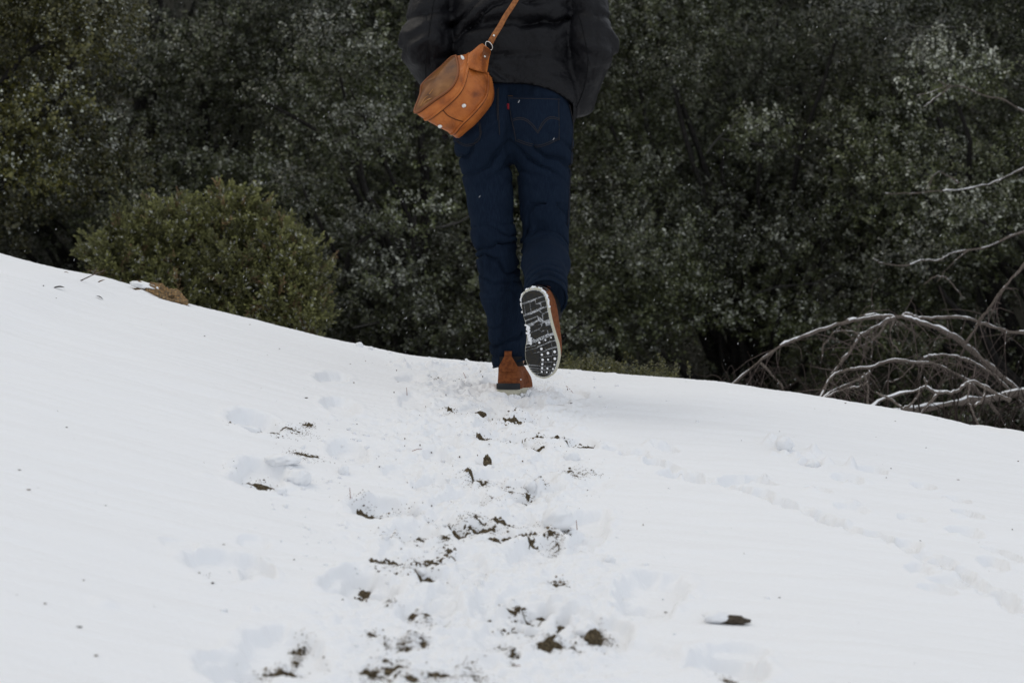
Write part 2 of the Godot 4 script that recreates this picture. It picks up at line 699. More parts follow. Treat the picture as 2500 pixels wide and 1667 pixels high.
func press(px: float, py: float, kind: String, rx: float, rd: float, ang: float, depth: float, extra := 0.0) -> void:
	var p := on_snow(px, py)
	press_at(p.x, 6.0 - p.z, kind, rx, rd, ang, depth, extra)


func press_at(x0: float, d0: float, kind: String, rx: float, rd: float, ang: float, depth: float, extra := 0.0) -> void:
	var reach := maxf(rx, rd) * 1.75
	var ca := cos(ang)
	var sa := sin(ang)
	var r0 := maxi(d_rows.bsearch(d0 - reach), 13)
	var r1 := mini(d_rows.bsearch(d0 + reach), d_rows.size() - 11)
	for r in range(r0, r1):
		var dd := d_rows[r]
		var w := half_width(dd)
		var k0 := maxi(c_cols.bsearch((x0 - reach) / w), 0)
		var k1 := mini(c_cols.bsearch((x0 + reach) / w), ncol)
		for c in range(k0, k1):
			var x := c_cols[c] * w
			var a := ((x - x0) * ca + (dd - d0) * sa) / rx
			var b := (-(x - x0) * sa + (dd - d0) * ca) / rd
			var wob := 0.16 * n3.get_noise_2d(x * 14.0 + 5.0, dd * 14.0)
			var q := sqrt(a * a + b * b) + wob
			if q > 1.7:
				continue
			var o := r * ncol + c
			match kind:
				"print":
					var inside := 1.0 - smoothstep(0.78, 1.02, q)
					delta[o] += -depth * inside + depth * 0.13 * exp(-pow((q - 1.22) / 0.17, 2.0)) * (1.0 + 2.0 * wob)
					if extra > 0:
						delta[o] += extra * inside * sin(b * rd * TAU / 0.016 + 3.0 * wob)
				"bare":
					var rag := (extra + 0.15) * (0.5 * n3.get_noise_2d(x * 24.0, dd * 48.0) + 0.4 * n2.get_noise_2d(x * 120.0, dd * 150.0) + 1.2 * n2.get_noise_2d(x * 13.0 + 9.0, dd * 110.0))
					var inside := 1.0 - smoothstep(0.35, 1.12, q + rag * 0.7)
					var grain := 0.0018 * n2.get_noise_2d(x * 130.0, dd * 170.0) + 0.0040 * n2.get_noise_2d(x * 17.0, dd * 140.0)
					under[o] = maxf(under[o], delta[o] + inside * 0.0075 - 0.0054 + grain * clampf(0.4 + extra, 0.5, 1.6))
				"bump":
					if q < 1.0:
						delta[o] += depth * (1.0 - q * q) * (1.0 - q * q) * (1.0 + 0.5 * n3.get_noise_2d(x * 30.0, dd * 30.0))


func bare(px: float, py: float, wx: float, hy: float, rag := 0.35, ang := 0.0) -> void:   # half sizes in photo pixels
	var p := on_snow(px, py)
	var d := 6.0 - p.z
	var dl := absf(ground_d(px, py - hy) - ground_d(px, py + hy)) / 2
	soil_spots.append([p.x, d, wx / F * d, dl])
	press_at(p.x, d, "bare", wx / F * d * 1.3, maxf(dl * 0.62, 0.010), ang, 1.0, rag)


func foot_marks() -> void:
	# random boot prints on the trampled path
	for i in 85:
		var d := rng.randf_range(2.6, 7.2)
		var x := -0.075 + rng.randfn(0.0, 0.14)
		press_at(x, d, "print", rng.randf_range(0.035, 0.055), rng.randf_range(0.06, 0.14), rng.randf_range(-0.35, 0.35), rng.randf_range(0.008, 0.024), 0.0016)
	for i in 150:
		var d := rng.randf_range(2.6, 7.4)
		var x := -0.075 + rng.randfn(0.0, 0.19)
		var s := rng.randf_range(0.012, 0.035)
		press_at(x, d, "bump", s, s * rng.randf_range(0.7, 1.3), rng.randf_range(0, 3), rng.randf_range(0.004, 0.012))
	# prints beside the path: photo x, y, radii, turn, depth
	for q in [[810, 922, .05, .13, -.1, .03], [830, 990, .055, .14, .1, .03], [850, 1100, .055, .15, .1, .035], [620, 1030, .07, .12, .2, .05], [640, 1150, .065, .13, .15, .04], [620, 1175, .06, .08, .1, .03],
			[545, 1380, .075, .10, .1, .032], [625, 1385, .03, .08, .4, .03], [620, 1322, .035, .04, 0, .012], [440, 1330, .04, .05, .2, .008], [690, 1590, .075, .14, .1, .034], [580, 1640, .06, .08, 0, .03], [540, 1625, .05, .07, 0, .022],
			[1430, 1265, .055, .13, -.2, .035], [1420, 1080, .045, .10, 0, .02], [1340, 1130, .05, .10, 0, .02], [1590, 1440, .075, .15, -.25, .038], [1570, 1480, .06, .10, 0, .02], [1780, 1625, .07, .10, .2, .04], [1800, 1590, .06, .06, 0, .02], [1570, 1600, .08, .1, .3, .02],
			[940, 1240, .085, .10, 0, .05], [980, 1150, .05, .1, 0, .02], [900, 1440, .09, .07, 0, .015], [1060, 1490, .07, .12, .1, .025], [1330, 1500, .06, .13, -.1, .03], [1210, 1490, .05, .1, .2, .025], [1480, 1530, .05, .09, 0, .03], [1180, 1300, .08, .1, 0, .02], [1010, 1300, .06, .09, 0, .025],
			[1300, 1205, .05, .11, 0, .022], [1080, 1060, .05, .12, .1, .018], [1210, 1060, .05, .12, -.1, .018], [1120, 960, .05, .15, .1, .02], [1010, 980, .05, .16, .1, .02], [1290, 985, .05, .16, -.1, .02], [1000, 925, .05, .15, 0, .018], [1400, 960, .05, .14, 0, .015]]:
		press(q[0], q[1], "print", q[2], q[3], q[4], q[5] * 0.8, 0.0014)
	# a line of small animal tracks going off to the right
	for q in [[1545, 1105], [1600, 1130], [1645, 1160], [1700, 1170], [1790, 1172], [1800, 1190], [1860, 1205], [1930, 1232], [2000, 1258], [2040, 1277], [2135, 1310], [2210, 1330], [2290, 1372], [2340, 1396], [2250, 1390], [2320, 1425], [2440, 1455], [2480, 1485],
			[1980, 1135], [2075, 1168], [2125, 1150], [1860, 1172], [2000, 1192], [2085, 1240], [2255, 1188], [2330, 1220], [2365, 1255], [2220, 1262], [2355, 1296], [2430, 1380], [2450, 1355], [2290, 1440], [1500, 1095], [1620, 1090]]:
		press(q[0] + rng.randf_range(-6, 6), q[1], "print", rng.randf_range(.028, .045), rng.randf_range(.04, .07), rng.randf_range(-.5, .5), rng.randf_range(.012, .022))
		press(q[0] + rng.randf_range(-25, 25), q[1] + rng.randf_range(-10, 10), "bump", rng.randf_range(.015, .04), rng.randf_range(.015, .03), 0, rng.randf_range(.006, .013))
	for q in [[1880, 1085], [1900, 1105], [1960, 1115], [1990, 1125], [2080, 1140], [2100, 1175], [1600, 1078]]:
		for i in 3:
			press(q[0] + rng.randf_range(-30, 30), q[1] + rng.randf_range(-10, 10), "bump", rng.randf_range(.02, .045), rng.randf_range(.02, .04), 0, rng.randf_range(.008, .02))
	# the soft continuous furrow that joins them
	var run := [[1500, 1085], [1645, 1150], [1800, 1190], [1940, 1236], [2060, 1285], [2220, 1340], [2350, 1402], [2500, 1490]]
	for i in run.size() - 1:
		for k in 9:
			var t := k / 9.0
			press(lerpf(run[i][0], run[i + 1][0], t) + rng.randf_range(-8, 8), lerpf(run[i][1], run[i + 1][1], t) + rng.randf_range(-3, 3), "print", rng.randf_range(.022, .04), rng.randf_range(.03, .05), 0.3, rng.randf_range(.005, .011))
	# ridge of disturbed snow at the crest
	for i in 40:
		press(rng.randf_range(960, 1340), rng.randf_range(884, 902), "bump", rng.randf_range(.012, .04), rng.randf_range(.03, .06), 0, rng.randf_range(.006, .018))
	# lips of snow that overhang dark cracks
	for q in [[905, 1218, 44, .020], [965, 1226, 44, .016], [1345, 1572, 48, .020], [690, 1604, 66, .018], [716, 1044, 34, .010], [965, 1293, 24, .012], [1347, 1298, 20, .014], [645, 1148, 50, .012], [1172, 1157, 32, .007], [1430, 1150, 40, .006], [1010, 1565, 40, .008], [1000, 1645, 66, .010]]:
		var p := on_snow(q[0], q[1])
		press_at(p.x, 6.0 - p.z, "bump", q[2] / F * (6.0 - p.z), 0.03, 0.0, q[3])
	# soil laid bare: photo x, y, half width, half height
	for q in [[716, 1051, 32, 5, .4], [752, 1040, 9, 4, .5], [645, 1157, 47, 8, .3], [640, 1054, 45, 3, .3], [740, 1117, 26, 7, .8],
			[905, 1226, 36, 6, .4], [960, 1237, 42, 9, .35], [970, 1254, 28, 6, .5], [1020, 1255, 28, 5, .5], [1160, 1256, 12, 5, .7], [1090, 1270, 22, 8, .9], [1130, 1280, 20, 8, .9], [1150, 1258, 18, 5, .6],
			[1052, 1374, 33, 19, .55], [1000, 1388, 40, 9, 1.0], [955, 1375, 35, 9, 1.2], [1080, 1345, 20, 14, 1.2], [965, 1300, 20, 4, .5], [1033, 1297, 14, 3, .5], [1085, 1320, 9, 5, .7],
			[1172, 1163, 30, 6, .6], [1145, 1160, 12, 7, .6], [1290, 1183, 10, 5, .8], [1180, 1183, 12, 5, .7], [1245, 1182, 16, 5, .5], [1175, 1006, 18, 7, .6], [1262, 1015, 38, 8, .5], [1102, 1005, 11, 6, .7],
			[1393, 1152, 12, 5, .5], [1430, 1157, 22, 3, .5], [1405, 1164, 14, 2.5, .5], [1320, 1170, 10, 3, .7], [1172, 1215, 31, 6, .35], [1275, 1201, 12, 5, .6],
			[1347, 1307, 13, 6, .4], [1382, 1300, 9, 6, .8], [1360, 1320, 12, 3, .8], [1240, 1280, 60, 8, 1.3], [1270, 1305, 50, 9, 1.3], [1190, 1280, 40, 7, 1.2],
			[1290, 1524, 30, 8, .7], [1325, 1520, 18, 4, .7], [1345, 1580, 44, 6, .3], [1390, 1588, 14, 5, .4], [1440, 1562, 22, 14, .6], [1466, 1513, 9, 6, .4], [1485, 1531, 14, 3, .6], [1375, 1515, 12, 4, .7], [1368, 1490, 6, 5, .6],
			[690, 1612, 62, 6, .4], [712, 1620, 30, 7, .4], [732, 1558, 17, 5, .9], [722, 1577, 7, 3, .5], [955, 1635, 26, 24, .6], [1000, 1660, 60, 9, .3], [1070, 1652, 40, 10, .5], [910, 1640, 22, 16, 1.2],
			[1142, 1620, 18, 10, .7], [1160, 1643, 26, 7, .9], [978, 1573, 8, 5, .4], [1032, 1571, 12, 6, .4], [942, 1573, 5, 4, .4], [995, 1575, 8, 4, .6], [497, 1386, 7, 7, .6], [1770, 1627, 11, 4, .7], [1790, 1632, 8, 6, .6],
			[1010, 1482, 9, 5, .7], [1042, 1486, 9, 6, .7], [960, 1472, 12, 6, .9], [1075, 1505, 20, 4, .8], [910, 1550, 12, 5, .5], [1250, 1600, 8, 4, .6], [1225, 1570, 10, 4, .5], [1068, 923, 8, 4, .7], [1120, 930, 6, 3, .6], [1345, 1067, 60, 4, 1.5], [1260, 1075, 50, 4, 1.6], [1190, 1060, 20, 4, 1.2], [1265, 1462, 14, 4, .9], [1365, 1415, 12, 5, 1.2], [1260, 1465, 20, 4, .7]]:
		bare(q[0], q[1], q[2], q[3], q[4])


func build_hillside() -> void:
	var rows := []
	for i in 70:
		var d := 9.0 + 0.6 * i + 0.012 * i * i
		var row := PackedVector3Array()
		for j in 71:
			var x := (j - 35) / 35.0
			x = x * 14.0 + x * x * x * 40.0
			row.append(Vector3(x, hill(x, d) + 0.25 * n1.get_noise_2d(x * 0.5, d * 0.5), 6.0 - d))
		rows.append(row)
	tag(part("hillside", grid_mesh(rows, false), M.litter), "dark wooded slope with leaf litter beyond the crest", "", "", "structure")


func hill(x: float, d: float) -> float:
	return base(clampf(x, -6, 6), minf(d, 13.0)) - 0.35 - 0.3 * maxf(0.0, minf(d, 16.0) - 13.0) + 0.42 * maxf(0.0, d - 18.0) + 0.1 * absf(x)


# ------------------------------------------------------------------ woods
func sprig(sd: int, count: int, length: float, leaf: float, wide: float, dark: Color, light: Color, snowy: float) -> ArrayMesh:
	var r := RandomNumberGenerator.new()
	r.seed = sd
	var st := SurfaceTool.new()
	st.begin(Mesh.PRIMITIVE_TRIANGLES)
	for i in count:
		var t := (i + 0.5) / count
		var root := Vector3(r.randfn(0, 0.012), t * length, r.randfn(0, 0.012))
		var w := i * 2.4 + r.randf_range(-0.4, 0.4)
		var out := (Vector3(cos(w), r.randf_range(0.05, 0.9), sin(w))).normalized()
		var side := out.cross(Vector3.UP).normalized()
		side = side.rotated(out, r.randf_range(-0.9, 0.9))
		var up := side.cross(out).normalized()
		var l := leaf * r.randf_range(0.75, 1.25)
		var h := wide * r.randf_range(0.8, 1.2)
		var c := dark.lerp(light, r.randf())
		if r.randf() < snowy:
			var g := 0.11 + 0.36 * pow(r.randf(), 1.6)
			c = Color(g, g * 1.03, g * 0.86)
		var a := root
		var m1 := root + out * l * 0.35 + side * h * 0.5 + up * h * 0.2
		var m2 := root + out * l * 0.35 - side * h * 0.5 + up * h * 0.2
		var m3 := root + out * l * 0.75 + side * h * 0.38 + up * h * 0.12
		var m4 := root + out * l * 0.75 - side * h * 0.38 + up * h * 0.12
		var e := root + out * l - up * h * 0.1
		st.set_color(c)
		for v in [a, m1, m2, m1, m3, m2, m2, m3, m4, m3, e, m4]:
			st.add_vertex(v)
	st.generate_normals()
	return st.commit()


var oak_sprigs := []
var olive_sprigs := []


func branch_curve(a: Vector3, b: Vector3, sag: float, n := 6) -> Array:
	var pts := []
	var side := Vector3(rng.randfn(0, 1), rng.randfn(0, 0.5), rng.randfn(0, 1)) * (b - a).length() * 0.06
	for i in n + 1:
		var t := float(i) / n
		var p := a.lerp(b, t) + side * sin(t * PI * rng.randf_range(0.9, 1.1)) + Vector3.UP * sag * sin(t * PI)
		p += Vector3(rng.randfn(0, 1), rng.randfn(0, 1), rng.randfn(0, 1)) * (b - a).length() * 0.012
		pts.append(p)
	return pts


func tree(called: String, label: String, root: Vector3, clumps: Array, sprigs: Array, per: int, group: String, tint: Color, trunk_r := 0.2) -> void:
	var t := thing(called, label, "tree", root, group)
	var mid := Vector3.ZERO
	for c in clumps:
		mid += c[0] / clumps.size()
	var fork := root.lerp(Vector3(mid.x, mid.y, mid.z), 0.42)
	part("trunk", tube(smooth_line(branch_curve(root - Vector3(0, 0.3, 0), fork, 0.0, 4)), trunk_r, trunk_r * 0.7, 9, 0.25), M.bark, t)
	# limbs to the outer clumps
	var sorted := clumps.duplicate()
	sorted.sort_custom(func(a, b): return a[0].z > b[0].z)
	var n := 0
	for c in sorted:
		n += 1
		if n > 26:
			break
		var line := smooth_line(branch_curve(fork + Vector3(0, rng.randf_range(-0.3, 0.6), 0), c[0], rng.randf_range(-0.1, 0.35)), 2)
		part("limb", tube(line, trunk_r * rng.randf_range(0.16, 0.4), 0.012, 5, 0.3), M.bark, t)
	var spots := []
	var tints := []
	for v in sprigs.size():
		spots.append([])
		tints.append([])
	for c in clumps:
		var o: Vector3 = c[0]
		var r: Vector3 = c[1]
		var tone: float = (0.38 + 0.95 * pow(rng.randf(), 1.3)) * (1.2 if c[2] > 1.2 else 1.0)
		var bonus: float = 0.28 if c[2] > 1.2 else rng.randf_range(-0.3, 0.05)
		var many := int(per * c[2] * r.x * r.y / 0.3)
		for i in many:
			var dir := Vector3(rng.randfn(0, 1), rng.randfn(0, 1), rng.randfn(0, 1)).normalized()
			var q := pow(rng.randf(), 0.45)
			var p := o + dir * r * q * (1.0 + 0.35 * n1.get_noise_3d(o.x * 3 + dir.x * 1.5, o.y * 3 + dir.y * 1.5, dir.z * 1.5))
			if n2.get_noise_3d(p.x * 4.5, p.y * 4.5, p.z * 4.5) < -0.34 or c[2] < 1.2 and c[2] > 0.8 and n2.get_noise_3d(p.x * 0.9 + 70, p.y * 0.9, p.z * 0.9) < -0.42:
				continue
			var grow := (dir + Vector3(0, 0.45, 0) + Vector3(rng.randfn(0, 0.5), rng.randfn(0, 0.5), rng.randfn(0, 0.5))).normalized()
			var x := grow.cross(Vector3(rng.randfn(0, 1), rng.randfn(0, 1), rng.randfn(0, 1))).normalized()
			var s := rng.randf_range(0.75, 1.35)
			var b := Basis(x, grow, x.cross(grow)).scaled(Vector3.ONE * s)
			var snow := dir.y * 0.5 + q * 0.5 + 0.5 * n2.get_noise_3d(p.x * 1.1 + 30, p.y * 1.1, p.z * 1.1) + rng.randfn(0, 0.25) + bonus
			var v := 0
			if snow > 0.92: v = 3
			elif snow > 0.55: v = 2
			elif rng.randf() < 0.5: v = 1
			v = mini(v, sprigs.size() - 1)
			spots[v].append(Transform3D(b, p))
			var k := tone * rng.randf_range(0.8, 1.2)
			tints[v].append(Color(k * tint.r, k * tint.g, k * tint.b))
	var names := ["foliage", "foliage", "snow_dusted_foliage", "snowy_foliage"]
	for v in sprigs.size():
		if spots[v].size():
			copies(names[v], sprigs[v], M.leaf, spots[v], tints[v], t)


func build_trees() -> void:
	var dk := Color(0.020, 0.026, 0.011)
	var lt := Color(0.100, 0.112, 0.046)
	for v in [[0, 0.02], [1, 0.05], [2, 0.24], [3, 0.44]]:
		oak_sprigs.append(sprig(100 + v[0], 21, 0.13, 0.026, 0.016, dk, lt, v[1]))
	for v in [[0, 0.01], [1, 0.05], [2, 0.12], [3, 0.25]]:
		olive_sprigs.append(sprig(200 + v[0], 22, 0.13, 0.024, 0.015, Color(0.026, 0.028, 0.007), Color(0.115, 0.108, 0.028), v[1]))
	# boughs that stand out in the photo: photo x, y, half width, half height
	var boughs := [[960, 690, 120, 70], [1060, 790, 110, 60], [1560, 425, 90, 70], [1600, 640, 110, 70], [1730, 620, 90, 60], [1920, 610, 110, 60], [2150, 330, 130, 90], [2060, 60, 160, 70], [2380, 540, 140, 90], [1640, 180, 110, 70], [1430, 700, 90, 60], [1700, 760, 120, 60], [1480, 560, 70, 50],
		[330, 330, 150, 80], [560, 420, 130, 60], [500, 130, 160, 80], [800, 130, 140, 90], [860, 330, 120, 80], [70, 470, 130, 60], [300, 180, 110, 60], [700, 250, 110, 60], [2330, 180, 140, 90], [1850, 330, 100, 60], [2250, 640, 130, 60], [1560, 820, 90, 50], [1000, 520, 90, 50], [880, 560, 80, 50], [720, 480, 100, 50], [1900, 780, 120, 50], [400, 450, 110, 50]]
	var where := [[-7.2, 17.0, 1.2], [-3.7, 18.6, 1.9], [-0.9, 16.6, 1.0], [2.2, 18.2, 1.6], [5.2, 16.8, 1.3], [8.6, 18.0, 1.6]]
	var label := ["dark snow dusted oak at the far left, behind the olive green tree", "snow dusted oak rising above the green juniper bush", "dark oak with low snowy boughs just left of the walking person", "dark oak whose branches fill the view right of the jacket", "oak with bright snowy boughs above the arching dead branch", "oak at the far right edge with pale bare limbs below it"]
	var lists := []
	for k in where.size():
		var w: Array = where[k]
		var clumps := []
		for i in 58:
			var dir := Vector3(rng.randfn(0, 1), rng.randfn(0, 1), absf(rng.randfn(0, 1)) * (1.0 if rng.randf() < 0.8 else -1.0)).normalized()
			var o := Vector3(w[0], w[2], 6.0 - w[1]) + dir * Vector3(2.3, 2.9, 1.7) * rng.randf_range(0.8, 1.05)
			var s := rng.randf_range(0.42, 0.72)
			clumps.append([o, Vector3(s * 1.25, s * 0.72, s), 1.0])
		lists.append(clumps)
	for b in boughs:
		var best := 0
		for k in where.size():
			var px: float = where[k][0] / where[k][1] * F + 1250.0
			var pb: float = where[best][0] / where[best][1] * F + 1250.0
			if absf(px - b[0]) < absf(pb - b[0]):
				best = k
		var d: float = where[best][1] - 2.1
		lists[best].append([at(b[0], b[1], d), Vector3(b[2] / F * d, b[3] / F * d * 0.9, 0.4), 1.5])
	# grey limbs seen between the leaves: photo points, the tree they belong to is the nearest
	var limbs := [[[1500, 548], [1560, 540], [1640, 541]], [[1760, 338], [1830, 350], [1905, 362], [1960, 392]], [[1725, 375], [1760, 330], [1800, 300]], [[1640, 790], [1700, 765], [1770, 735]], [[1690, 600], [1750, 570], [1790, 540]], [[555, 142], [566, 180], [589, 207]], [[540, 190], [570, 178], [600, 160]], [[420, 388], [478, 368], [532, 356]], [[344, 153], [347, 215], [344, 268]], [[528, -5], [548, 12], [566, 26]],
		[[0, 164], [80, 163], [160, 168], [240, 190]], [[830, 330], [884, 336], [960, 340]], [[1040, 560], [1110, 545], [1160, 520]], [[860, 800], [960, 780], [1050, 770]], [[2040, 60], [2150, 70], [2250, 66], [2400, 68]], [[1950, 500], [2000, 560], [2010, 640]], [[1420, 610], [1480, 640], [1560, 700]], [[880, 540], [930, 560], [1000, 610]], [[620, 250], [700, 225], [760, 215]], [[1840, 720], [1900, 700], [1990, 690], [2060, 660]]]
	for k in where.size():
		var w: Array = where[k]
		tree("oak_tree", label[k], Vector3(w[0], hill(w[0], w[1]), 6.0 - w[1]), lists[k], oak_sprigs, 290, "snow dusted oaks beyond the crest", Color.WHITE, 0.24)
		var o: Node3D = get_child(get_child_count() - 1)
		for l in limbs:
			var best := 0
			for j in where.size():
				if absf(where[j][0] / where[j][1] * F + 1250.0 - l[0][0]) < absf(where[best][0] / where[best][1] * F + 1250.0 - l[0][0]):
					best = j
			if best == k:
				var line := line_at(l, 0, 0, 1, w[1] - 2.2, w[1] - 1.7)
				part("limb", tube(line, 0.006, 0.013, 6, 0.5), M.grey_limb, o)
	# the slope behind: a second row, higher up
	var back := ["leftmost of the oaks on the slope behind the front row", "oak on the slope behind, seen over the juniper bush", "oak on the slope behind the jacket of the person", "oak on the slope behind, between person and right edge", "rightmost of the oaks on the slope behind the front row"]
	for k in 5:
		var o := Vector3(-8.8 + 4.4 * k, 3.0 + 0.4 * (k % 2), -16.6 - 0.8 * (k % 2))
		var clumps := []
		for i in 95:
			var dir := Vector3(rng.randfn(0, 1), rng.randfn(0, 1), absf(rng.randfn(0, 1))).normalized()
			var s := rng.randf_range(0.55, 0.9)
			clumps.append([o + dir * Vector3(3.2, 4.0, 1.8) * rng.randf_range(0.6, 1.05), Vector3(s * 1.25, s * 0.75, s), 0.75])
		tree("oak_tree", back[k], Vector3(o.x, hill(o.x, 6.0 - o.z), o.z), clumps, oak_sprigs, 260, "oaks on the slope behind", Color(0.72, 0.74, 0.66), 0.26)
	# the yellower tree in the top left corner
	var clumps := []
	for i in 46:
		var dir := Vector3(rng.randfn(0, 1), rng.randfn(0, 1), rng.randfn(0, 0.8)).normalized()
		var s := rng.randf_range(0.24, 0.44)
		clumps.append([Vector3(-4.1, 2.3, -7.2) + dir * Vector3(1.35, 1.5, 0.9) * rng.randf_range(0.5, 1.0), Vector3(s * 1.2, s * 0.8, s), 1.6])
	for q in [[40, 420], [20, 300], [120, 250], [200, 120], [60, 90], [230, 60], [10, 520]]:
		clumps.append([at(q[0], q[1], 12.6), Vector3(0.32, 0.22, 0.25), 1.6])
	tree("olive_green_tree", "olive green tree with yellowish leaves in the top left corner", Vector3(-4.3, hill(-4.3, 13.3), -7.3), clumps, olive_sprigs, 240, "", Color.WHITE, 0.12)


func build_juniper() -> void:
	# upright feathery sprays: a stem with many short needles
	var tufts := []
	for v in 4:
		var r := RandomNumberGenerator.new()
		r.seed = 300 + v
		var st := SurfaceTool.new()
		st.begin(Mesh.PRIMITIVE_TRIANGLES)
		for i in 44:
			var t := r.randf()
			var w := r.randf() * TAU
			var root := Vector3(0, t * 0.055, 0)
			var out := Vector3(cos(w), r.randf_range(0.4, 1.5), sin(w)).normalized()
			var s := out.cross(Vector3(r.randfn(0, 1), r.randfn(0, 1), r.randfn(0, 1))).normalized() * 0.0026
			var l := r.randf_range(0.010, 0.020) * (1.15 - 0.5 * t)
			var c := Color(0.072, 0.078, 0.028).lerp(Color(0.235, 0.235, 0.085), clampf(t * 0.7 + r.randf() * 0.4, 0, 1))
			if v == 2 and r.randf() < 0.5: c = Color(0.22, 0.12, 0.075)
			if v == 3 and r.randf() < 0.22: c = Color(0.6, 0.6, 0.6)
			st.set_color(c)
			for p in [root - s, root + s, root + out * l + s * 0.6, root - s, root + out * l + s * 0.6, root + out * l - s * 0.6]:
				st.add_vertex(p)
		st.generate_normals()
		tufts.append(st.commit())
	var d := 10.6
	var t := thing("juniper_bush", "rounded yellow green juniper bush growing behind the snowy crest", "bush", at(520, 900, d))
	part("trunk", tube(smooth_line([at(520, 960, d), at(510, 850, d), at(530, 740, d)]), 0.035, 0.015, 7, 0.3), M.bark, t)
	for q in [[300, 640], [420, 560], [560, 500], [650, 560], [740, 650], [380, 700], [620, 700]]:
		part("branch", tube(smooth_line(branch_curve(at(520, 850, d), at(q[0], q[1], d - 0.15), 0.03), 2), 0.013, 0.004, 5, 0.3), M.bark, t)
	# lobes: photo x, y, radius in photo pixels
	var lobes := [[280, 600, 85], [330, 530, 75], [400, 520, 80], [470, 520, 75], [560, 500, 85], [590, 470, 45], [650, 550, 85], [720, 610, 85], [770, 660, 60], [740, 720, 75], [680, 680, 100], [580, 620, 110], [470, 620, 110], [370, 620, 100], [280, 680, 60], [420, 720, 100], [540, 740, 100], [650, 780, 80], [730, 790, 60], [760, 750, 50], [600, 820, 80], [480, 800, 90], [370, 720, 60], [235, 590, 40], [780, 610, 35], [690, 850, 60], [760, 820, 45]]
	var spots := [[], [], [], []]
	var tints := [[], [], [], []]
	for q in lobes:
		var dz := rng.randf_range(-0.12, 0.12)
		var o := at(505.0 + (q[0] - 505.0) * 0.93, 905.0 - (905.0 - q[1]) * 0.86, d + dz)
		var r: float = q[2] / F * d * 0.76
		var tone := rng.randf_range(0.75, 1.2)
		# sprays: rounded plumes of tufts pointing out and up from the lobe
		var n := int(700.0 * r * r * 10.0)
		for i in n:
			var dir := Vector3(rng.randfn(0, 1), rng.randfn(0, 1), rng.randfn(0, 1)).normalized()
			if dir.z < -0.6:
				continue
			var from := o + dir * r * Vector3(1, 1, 1.3) * rng.randf_range(0.45, 0.95)
			var way := (dir * 0.7 + Vector3(rng.randfn(0, 0.3), 0.75 + rng.randfn(0, 0.25), rng.randfn(0, 0.3))).normalized()
			var long := rng.randf_range(0.05, 0.175)
			var shade := tone * rng.randf_range(0.7, 1.3)
			if n2.get_noise_3d(from.x * 5.5, from.y * 3.5, from.z * 5.5 + 20.0) < -0.38:
				continue
			var brown := rng.randf() < 0.10
			for m in 17:
				var f := m / 16.0
				var p := from + way * long * f + Vector3(rng.randfn(0, 1), rng.randfn(0, 1), rng.randfn(0, 1)) * 0.010 * (1.15 - 0.8 * f)
				var grow := (way + Vector3(rng.randfn(0, 0.45), rng.randfn(0, 0.45), rng.randfn(0, 0.45))).normalized()
				var x := grow.cross(Vector3(rng.randfn(0, 1), rng.randfn(0, 1), rng.randfn(0, 1))).normalized()
				var v := 0 if rng.randf() < 0.5 else 1
				if brown and rng.randf() < 0.6: v = 2
				elif rng.randf() < 0.14: v = 3
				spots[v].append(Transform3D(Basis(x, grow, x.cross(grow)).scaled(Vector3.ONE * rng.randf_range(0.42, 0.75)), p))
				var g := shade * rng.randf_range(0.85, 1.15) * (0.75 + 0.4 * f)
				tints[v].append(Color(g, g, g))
	for v in 4:
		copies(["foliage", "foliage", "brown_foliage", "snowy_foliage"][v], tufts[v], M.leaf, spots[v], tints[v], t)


func build_shrubs() -> void:
	# low green plants peeping over the crest right of the person
	var list := [[1420, 905, 45, "low yellow green shrub peeping over the crest beside the raised boot"], [1500, 915, 40, "small green shrub on the crest line, middle of the three"], [1590, 925, 55, "low green shrub on the crest just left of the arching branch"]]
	for q in list:
		var d := 8.9
		var t := thing("low_shrub", q[3], "shrub", at(q[0], q[1] + 60, d), "shrubs along the crest")
		part("stem", tube([at(q[0], q[1] + 80, d), at(q[0] + 6, q[1] - 10, d)], 0.006, 0.003, 5), M.twig, t)
		var spots := []
		var tints := []
		for i in 110:
			var p := at(q[0] + rng.randfn(0, q[2] * 0.55), q[1] + 12 - absf(rng.randfn(0, 20)), d + rng.randfn(0, 0.12))
			var grow := Vector3(rng.randfn(0, 0.5), 1, rng.randfn(0, 0.5)).normalized()
			var x := grow.cross(Vector3(rng.randfn(0, 1), 0.2, rng.randfn(0, 1))).normalized()
			spots.append(Transform3D(Basis(x, grow, x.cross(grow)).scaled(Vector3.ONE * rng.randf_range(0.35, 0.6)), p - grow * 0.03))
			var g := rng.randf_range(0.9, 1.7)
			tints.append(Color(g, g, g))
		copies("foliage", olive_sprigs[1], M.leaf, spots, tints, t)


# ------------------------------------------------------------------ dead wood
func line_at(pts: Array, zx: float, zy: float, k: float, d0: float, d1: float) -> Array:
	var out := []
	for i in pts.size():
		out.append(at(zx + pts[i][0] * k, zy + pts[i][1] * k, lerpf(d0, d1, float(i) / (pts.size() - 1))))
	var line := smooth_line(out, 5)
	for i in range(1, line.size() - 1):      # knots and kinks
		line[i] += Vector3(rng.randfn(0, 1), rng.randfn(0, 1), rng.randfn(0, 1)) * 0.0025
	return line


